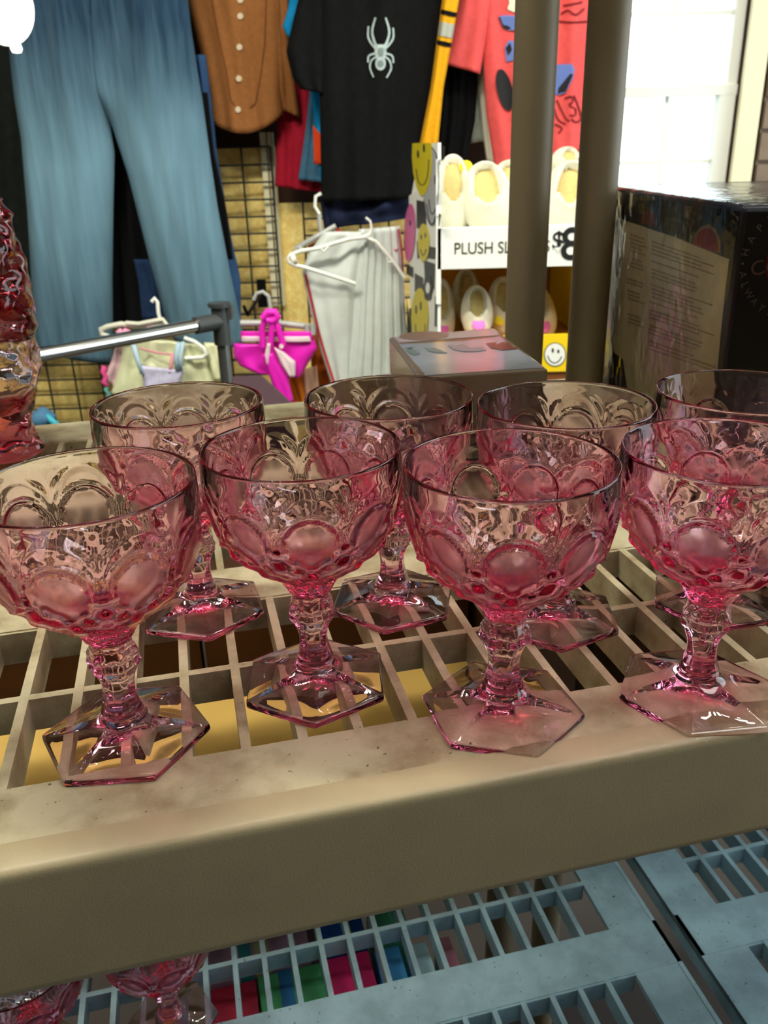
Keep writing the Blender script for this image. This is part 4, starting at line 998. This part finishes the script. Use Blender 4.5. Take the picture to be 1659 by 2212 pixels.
bm = bmesh.new(); tube(bm, hp([(232, 834), (228, 842), (236, 850), (232, 860)], 2.05), 0.006, 8); link('lace', bm, mat('teal_lace', (110, 180, 170), 0.8), b2_, smooth=True)
h4 = thing('hanger', onY(290, 710, GY(1.97)), 'cream plastic hanger just above the chrome rail', 'hanger')
bm = bmesh.new(); tube(bm, hp([(236, 728), (220, 722), (218, 712), (232, 706), (262, 700), (290, 704), (330, 702), (356, 696)], 1.97), 0.0075, 8); tube(bm, hp([(272, 698), (300, 700), (330, 694), (352, 690), (360, 702), (368, 708)], 1.96), 0.006, 8)
link('hanger_arm', bm, mat('cream_plastic', (214, 214, 196), 0.4), h4, smooth=True, auto=60)
bm = bmesh.new(); tube(bm, hp([(346, 690), (342, 676), (340, 652), (334, 644), (328, 652)], 1.99), 0.005, 8); link('hook', bm, M['hang_white'], h4, smooth=True, auto=60)
bm = bmesh.new(); tube(bm, hp([(255, 712), (262, 722), (270, 716), (282, 722)], 1.95), 0.010, 8); pc_ = mat('pink_clip', (226, 150, 180), 0.5); link('clip', bm, pc_, h4, smooth=True)
bm = bmesh.new(); tube(bm, hp([(318, 712), (330, 714)], 1.95), 0.008, 8); link('clip', bm, pc_, h4, smooth=True)
h5 = thing('hanger', onY(430, 755, GY(1.96)), 'white hanger at the shoulder of the lime baby top', 'hanger')
bm = bmesh.new(); tube(bm, hp([(398, 730), (420, 738), (440, 752), (446, 764), (438, 772), (400, 774)], 1.96), 0.0055, 8); link('hanger_arm', bm, M['hang_white'], h5, smooth=True, auto=60)

# ------------------------------------------------------------------ slipper display stand
YS = 1.80
dl = onY(946, 500, YS).x; dr = onY(1292, 500, YS).x
zA, zB = onY(960, 492, YS).z, onY(960, 582, YS).z           # sign strip top / bottom
zTop = onY(950, 308, YS).z
zF = FZ
dep = 0.42; bl = onY(884, 500, YS + dep).x                  # back-left edge
stand = thing('display_stand', ((dl + dr) / 2, YS + dep / 2, zF), 'printed cardboard slipper display stand with smiling faces, behind the posts', 'display stand')
wc = mat('white_card', (240, 242, 234), 0.6); yc = mat('yellow_card_bright', (244, 208, 20), 0.5); oc = mat('golden_card', (206, 140, 16), 0.6)
th = 0.006
sd = Vector((bl - dl, dep, 0)).normalized()                   # runs from front to back along the left side
sn = Vector((-sd.y, sd.x, 0))                                 # outward (left)
ps = Vector((dl, YS, 0))
SIDE = lambda x, y: onPlane(x, y, ps + sn * 0.0, sn)
poly = [(945, 1000), (945, 735), (946, 600), (952, 460), (961, 308)]
def side_at(k, z): return ps + sd * k + Vector((0, 0, z))
bm = bmesh.new()
# stepped left side: tall at the front, notch at the back
zN = SIDE(905, 430).z
outl = [(0, zF), (0, zTop), (dep * 0.62, zTop), (dep * 0.62, zN + 0.02), (dep, zN), (dep, zF)]
F_ = [bm.verts.new(side_at(k, z)) for k, z in outl]; B_ = [bm.verts.new(side_at(k, z) - sn * th) for k, z in outl]
f1 = bm.faces.new(F_); f2 = bm.faces.new(B_[::-1])
for i in range(len(outl)): bm.faces.new((F_[i], F_[(i + 1) % len(outl)], B_[(i + 1) % len(outl)], B_[i]))
bmesh.ops.triangulate(bm, faces=[f1, f2])
side = link('side_panel', bm, wc, stand)
kb = mat('black_card_print', (34, 36, 40), 0.5); gk = mat('charcoal_card_print', (74, 76, 80), 0.5)
ks = mat('yellow_face_print', (214, 198, 20), 0.5); pk = mat('pink_face_print', (214, 100, 160), 0.5); lg = mat('pale_grey_print', (176, 180, 184), 0.5)
SN = sn
def sp_(lift): return lambda x, y: onPlane(x, y, ps + sn * lift, sn)
def clipx(polys): return polys
patch('checker_print', [[(900, 432), (918, 436), (922, 500), (900, 492)], [(900, 520), (916, 528), (918, 545), (902, 560)], [(878, 570), (893, 578), (893, 600), (878, 592)], [(918, 530), (942, 535), (940, 560), (920, 556)], [(896, 590), (914, 600), (916, 640), (896, 630)], [(916, 562), (940, 570), (938, 625), (918, 605)], [(878, 640), (882, 668), (888, 735), (880, 735)], [(884, 668), (888, 665), (890, 740), (884, 740)], [(940, 640), (945, 640), (943, 705), (939, 705)], [(948, 460), (953, 464), (949, 490), (947, 488)], [(953, 312), (962, 318), (960, 345), (953, 345)]], kb, side, sp_(0.0006), SN, 0.0004)
patch('face_print', [[(918, 330), (932, 320), (942, 328), (946, 360), (945, 420), (942, 460), (936, 480), (930, 484), (922, 470), (916, 430), (914, 380)]], lg, side, sp_(0.0011), SN, 0.0004)
patch('face_print', [[(891, 310), (900, 309), (932, 309), (933, 340), (932, 370), (927, 400), (920, 416), (914, 424), (907, 420), (900, 405), (893, 375), (890, 340)], ell(915, 524, 12.5, 41), ell(907, 684, 18.5, 62)], ks, side, sp_(0.0016), SN, 0.0004)
patch('face_print', [ell(885, 503, 12, 63, 0.04)], pk, side, sp_(0.0016), SN, 0.0004)
fe = [ell(903, 333, 2.2, 9), ell(916, 320, 2.2, 9), ell(886, 482, 2, 6), ell(910, 512, 1.6, 6), ell(919, 508, 1.6, 6), ell(899, 669, 2, 10), ell(909, 661, 2, 10), ell(940, 388, 1.6, 10), ell(950, 350, 1.2, 8)]
for pts in ([(899, 365), (903, 390), (911, 400), (919, 394), (925, 370), (926, 345)], [(908, 538), (914, 552), (921, 538)], [(897, 700), (901, 730), (908, 740), (917, 724), (918, 700)], [(926, 430), (930, 458), (936, 460), (944, 440), (948, 400)], [(921, 440), (928, 478), (936, 484), (946, 466)]):
    patch('smile_line', strip_quads(curve(pts, 12), 0.9), kb, side, sp_(0.0021), SN, 0.0003)
fl = []
for k in range(6):
    a = k * pi / 3; fl.append(ell(924 + 6 * cos(a), 622 + 17 * sin(a), 4.5, 11))
patch('face_outline', strip_quads(curve([(919, 330), (930, 318), (941, 330), (947, 360), (947, 410), (943, 455), (936, 482), (929, 484), (921, 465), (916, 430)], 28), 0.9), kb, side, sp_(0.0013), SN, 0.0003)
patch('flower_petals', fl, kb, side, sp_(0.0021), SN, 0.0003)
patch('eye', fe, kb, side, sp_(0.0021), SN, 0.0003)
patch('flower_print', [ell(924, 622, 4.5, 12)], wc, side, sp_(0.0025), SN, 0.0003)
bm = bmesh.new(); box(bm, dr, YS, zF, dr + th, YS + dep, zTop * 0.4 + zA * 0.6 + 0.06); link('side_panel', bm, wc, stand)
bm = bmesh.new(); box(bm, dl + th, YS + dep - th, zF, dr, YS + dep, zA + 0.05); link('back_panel', bm, oc, stand)
# decks and fronts
zD1 = zA - 0.012; zD2 = onY(1200, 722, YS).z; zD2b = onY(1200, 802, YS).z
bm = bmesh.new(); box(bm, dl + 0.001, YS + 0.006, zD1 - th, dr - 0.001, YS + dep - 0.01, zD1); link('shelf', bm, wc, stand)
zL = zD2 + 0.004
bm = bmesh.new(); box(bm, dl + 0.001, YS + 0.006, zD2 - 0.03, dr - 0.001, YS + dep - 0.01, zD2 - 0.024); link('shelf', bm, oc, stand)
bm = bmesh.new(); box(bm, dl - 0.002, YS - 0.004, zB, dr + 0.002, YS + 0.004, zA); bevel(bm, 0.001, 1)
sign = link('sign_strip', bm, wc, stand)
yl_ = onY(960, 500, YS).z
inkm = mat('dark_olive_ink', (60, 54, 30), 0.6); inkb = mat('black_ink', (14, 14, 16), 0.6)
capH = (onY(1050, 524, YS) - onY(1050, 549, YS)).length / 0.70
x0, x1 = onY(981, 537, YS).x, onY(1086, 533, YS).x
tm = text_mesh('PLUSH SLIPPERS', capH, Matrix.Identity(4), 0.0004)
xs_ = sorted(v.co.x for v in tm.verts); fullw = xs_[-1] - xs_[0]
want = (onY(1186, 530, YS).x - x0)
zt = onY(1083, 535, YS).z
tm.transform(Matrix.Translation(Vector((x0 + want / 2, YS - 0.0046, zt))) @ Matrix.Rotation(pi / 2, 4, 'X') @ Matrix.Diagonal((want / fullw, 1, 1, 1)))
link('lettering', tm, inkm, sign)
tm = text_mesh('$', capH * 1.55, Matrix.Translation(Vector((onY(1205, 521, YS).x, YS - 0.0046, onY(1205, 521, YS).z))) @ Matrix.Rotation(pi / 2, 4, 'X'), 0.0004, 0.0006); link('lettering', tm, inkb, sign)
tm = text_mesh('8', capH * 2.75, Matrix.Translation(Vector((onY(1233, 530, YS).x, YS - 0.0046, onY(1233, 530, YS).z))) @ Matrix.Rotation(pi / 2, 4, 'X'), 0.0004, 0.0012); link('lettering', tm, inkb, sign)
bm = bmesh.new(); box(bm, dl + 0.001, YS - 0.003, zD2b, dr - 0.001, YS + 0.004, zD2); tray = link('tray_front', bm, yc, stand)
bm = bmesh.new(); box(bm, dl + 0.001, YS + 0.001, zF, dr - 0.001, YS + 0.005, zD2b); link('base_front', bm, mat('brown_card', (120, 66, 20), 0.6), stand)
YP = lambda l: (lambda x, y: onY(x, y, YS - 0.003 - l)); YN = Vector((0, -1, 0))
patch('face_print', [ell(1199, 766, 24, 26)], kb, tray, YP(0.0004), YN, 0.0003)
patch('face_print', [ell(1199, 766, 22, 24)], wc, tray, YP(0.0009), YN, 0.0003)
patch('eye', [ell(1194, 757, 2.5, 5), ell(1206, 759, 2.5, 4)], kb, tray, YP(0.0014), YN, 0.0003)
patch('smile_line', strip_quads(curve([(1183, 768), (1188, 779), (1198, 784), (1208, 779), (1213, 770)], 10), 1.0), kb, tray, YP(0.0014), YN, 0.0003)
# left strip of the stand's front edge
bm = bmesh.new(); box(bm, dl - 0.004, YS - 0.004, zB - 0.07, dl + 0.006, YS + 0.004, zTop - 0.03); link('edge_strip', bm, wc, stand)
bm = bmesh.new(); box(bm, dr - 0.012, YS + 0.02, zD2 - 0.02, dr - 0.001, YS + dep - 0.02, zB - 0.01); link('inner_wall', bm, yc, stand)

# slippers
fur = mat('white_plush', (226, 223, 200), 0.95, 0.05, 40, bump=0.8, bscale=420)
tanm = mat('tan_lining', (208, 188, 126), 0.95, 0.12, 90, bump=0.6, bscale=500)
sole = mat('cream_sole', (222, 212, 176), 0.8)
def slipper(px, py, Y, wpx, hpx, tilt, label, lean=62, face=None, pink=False, grp='slippers on the upper display shelf', zb=None):
    c = onY(px, py, Y); sc = wpx / FPX * (Y * 1.02) / 2.0            # half width in metres
    L_ = (hpx / FPX * Y * 1.02) / 2.0
    t = thing('slipper', Vector((c.x, c.y, (zb if zb is not None else c.z - L_))), label, 'slipper', grp)
    ln = radians(90 - lean)
    # body stands on its toe end and leans back, opening to the front
    R = Matrix.Translation(c) @ Matrix.Rotation(tilt, 4, 'Y') @ Matrix.Rotation(-ln, 4, 'X')
    bm = bmesh.new(); bmesh.ops.create_uvsphere(bm, u_segments=40, v_segments=28, radius=1.0)
    oc_, orx, orz = 0.24, 0.62, 0.62
    for v in bm.verts:
        x, y, z = v.co                       # z along the slipper (toe down), y<0 towards the viewer
        w = 1.0 + 0.10 * (-z)
        X = x * sc * w; Z = (abs(z) ** 0.9) * (1 if z > 0 else -1) * L_; Yy = y * sc * 0.75
        d = hypot(x * w / orx, (z - oc_) / orz)
        if y < 0:
            if d < 0.86: Yy = -0.10 * sc
            elif d < 1.12: Yy = Yy - 0.10 * sc * (1 - abs(d - 1.0) / 0.14)
        v.co = Vector((X, Yy, Z))
    bm.transform(R); up_ = link('upper', bm, fur, t, smooth=True)
    bm = bmesh.new(); bmesh.ops.create_uvsphere(bm, u_segments=28, v_segments=16, radius=1.0)
    for v in bm.verts:
        x, y, z = v.co; v.co = Vector((x * sc * orx * 0.93, -0.13 * sc + y * 0.10 * sc, (oc_ + z * orz * 0.90) * L_))
    bm.transform(R); link('lining', bm, tanm, t, smooth=True)
    bm = bmesh.new(); bmesh.ops.create_uvsphere(bm, u_segments=28, v_segments=16, radius=1.0)
    for v in bm.verts:
        x, y, z = v.co; v.co = Vector((x * sc * 0.98, 0.62 * sc + y * 0.22 * sc, z * L_ * 0.98))
    bm.transform(R); link('sole', bm, sole, t, smooth=True)
    if face is not None or pink:
        fx, fz = face if face else (0.0, -0.62)
        bm = bmesh.new(); bmesh.ops.create_uvsphere(bm, u_segments=20, v_segments=12, radius=1.0)
        yy = -sqrt(max(0.05, 1 - fx * fx - fz * fz)) * 0.75 * sc
        s1 = 0.32 if not pink else 0.42
        for v in bm.verts:
            x, y, z = v.co; v.co = Vector((fx * sc + x * s1 * sc, yy + y * 0.10 * sc, fz * L_ + z * s1 * sc))
        bm.transform(R); link('face_patch', bm, (mat('pink_patch', (232, 120, 200), 0.8) if pink else mat('yellow_patch', (246, 226, 30), 0.7)), t, smooth=True)
    return t
slipper(978, 418, 1.90, 80, 160, 0.04, 'white plush slipper with tan lining on the upper display shelf, beside the printed side', face=(0.62, 0.60))
slipper(1052, 428, 1.88, 104, 148, -0.10, 'white plush slipper on the upper display shelf, just left of the left beige post')
slipper(1222, 428, 1.88, 100, 156, 0.28, 'white plush slipper on the upper display shelf, between the two beige posts')
slipper(1098, 410, 2.04, 84, 120, 0.12, 'cream plush slipper at the back of the upper display shelf, half behind the left post')
slipper(1190, 414, 2.04, 80, 130, -0.15, 'cream plush slipper behind the one between the posts')
slipper(1222, 352, 2.06, 60, 62, 0.5, 'rolled white plush slipper toe topmost between the two beige posts')
LO = 'slippers on the lower display shelf'
slipper(956, 672, 1.92, 52, 140, 0.0, 'white plush slipper with pink toe on the lower display shelf, at its left end', pink=True, grp=LO)
slipper(1030, 672, 1.88, 66, 112, -0.02, 'small white plush slipper with pink toe in the middle of the lower display shelf', pink=True, grp=LO)
slipper(1088, 660, 1.93, 70, 124, 0.0, 'white plush slipper on the lower display shelf, at the left post', grp=LO, face=(-0.35, -0.6))
slipper(1008, 640, 2.06, 60, 118, 0.0, 'shaded plush slipper at the back of the lower display shelf', grp=LO)
slipper(1162, 672, 1.94, 70, 128, -0.22, 'white plush slipper with pink toe on the lower display shelf, right of the left post', pink=True, grp=LO)

# ------------------------------------------------------------------ white globe lamp at the top left corner
gc = onY(4, 10, 1.3); gr = 0.040
lamp = thing('globe_lamp', gc, 'glowing white globe lamp in the top left corner', 'lamp')
em = bpy.data.materials.new('glowing_globe'); em.use_nodes = True
eb = em.node_tree.nodes['Principled BSDF']; eb.inputs['Base Color'].default_value = (0.9, 0.9, 0.85, 1); eb.inputs['Emission Color'].default_value = (1, 0.97, 0.88, 1); eb.inputs['Emission Strength'].default_value = 1.6
bm = bmesh.new(); lathe(bm, [(0, gc.z - gr * 1.22)] + [(gr * sin(pi * k / 18), gc.z - gr * 1.22 * cos(pi * k / 18)) for k in range(1, 18)] + [(0, gc.z + gr * 1.22)], 32, center=(gc.x, gc.y)); link('globe', bm, em, lamp, smooth=True)
bm = bmesh.new(); lathe(bm, [(0, gc.z - gr * 1.45), (0.006, gc.z - gr * 1.42), (0.008, gc.z - gr * 1.30), (0.007, gc.z - gr * 1.18), (0, gc.z - gr * 1.16)], 16, center=(gc.x + 0.009, gc.y)); link('finial', bm, em, lamp, smooth=True)
bm = bmesh.new(); tube(bm, [(gc.x, gc.y, gc.z + gr * 1.2), (gc.x, gc.y, CZ)], 0.004, 8); link('cord', bm, M['black_dark'], lamp)
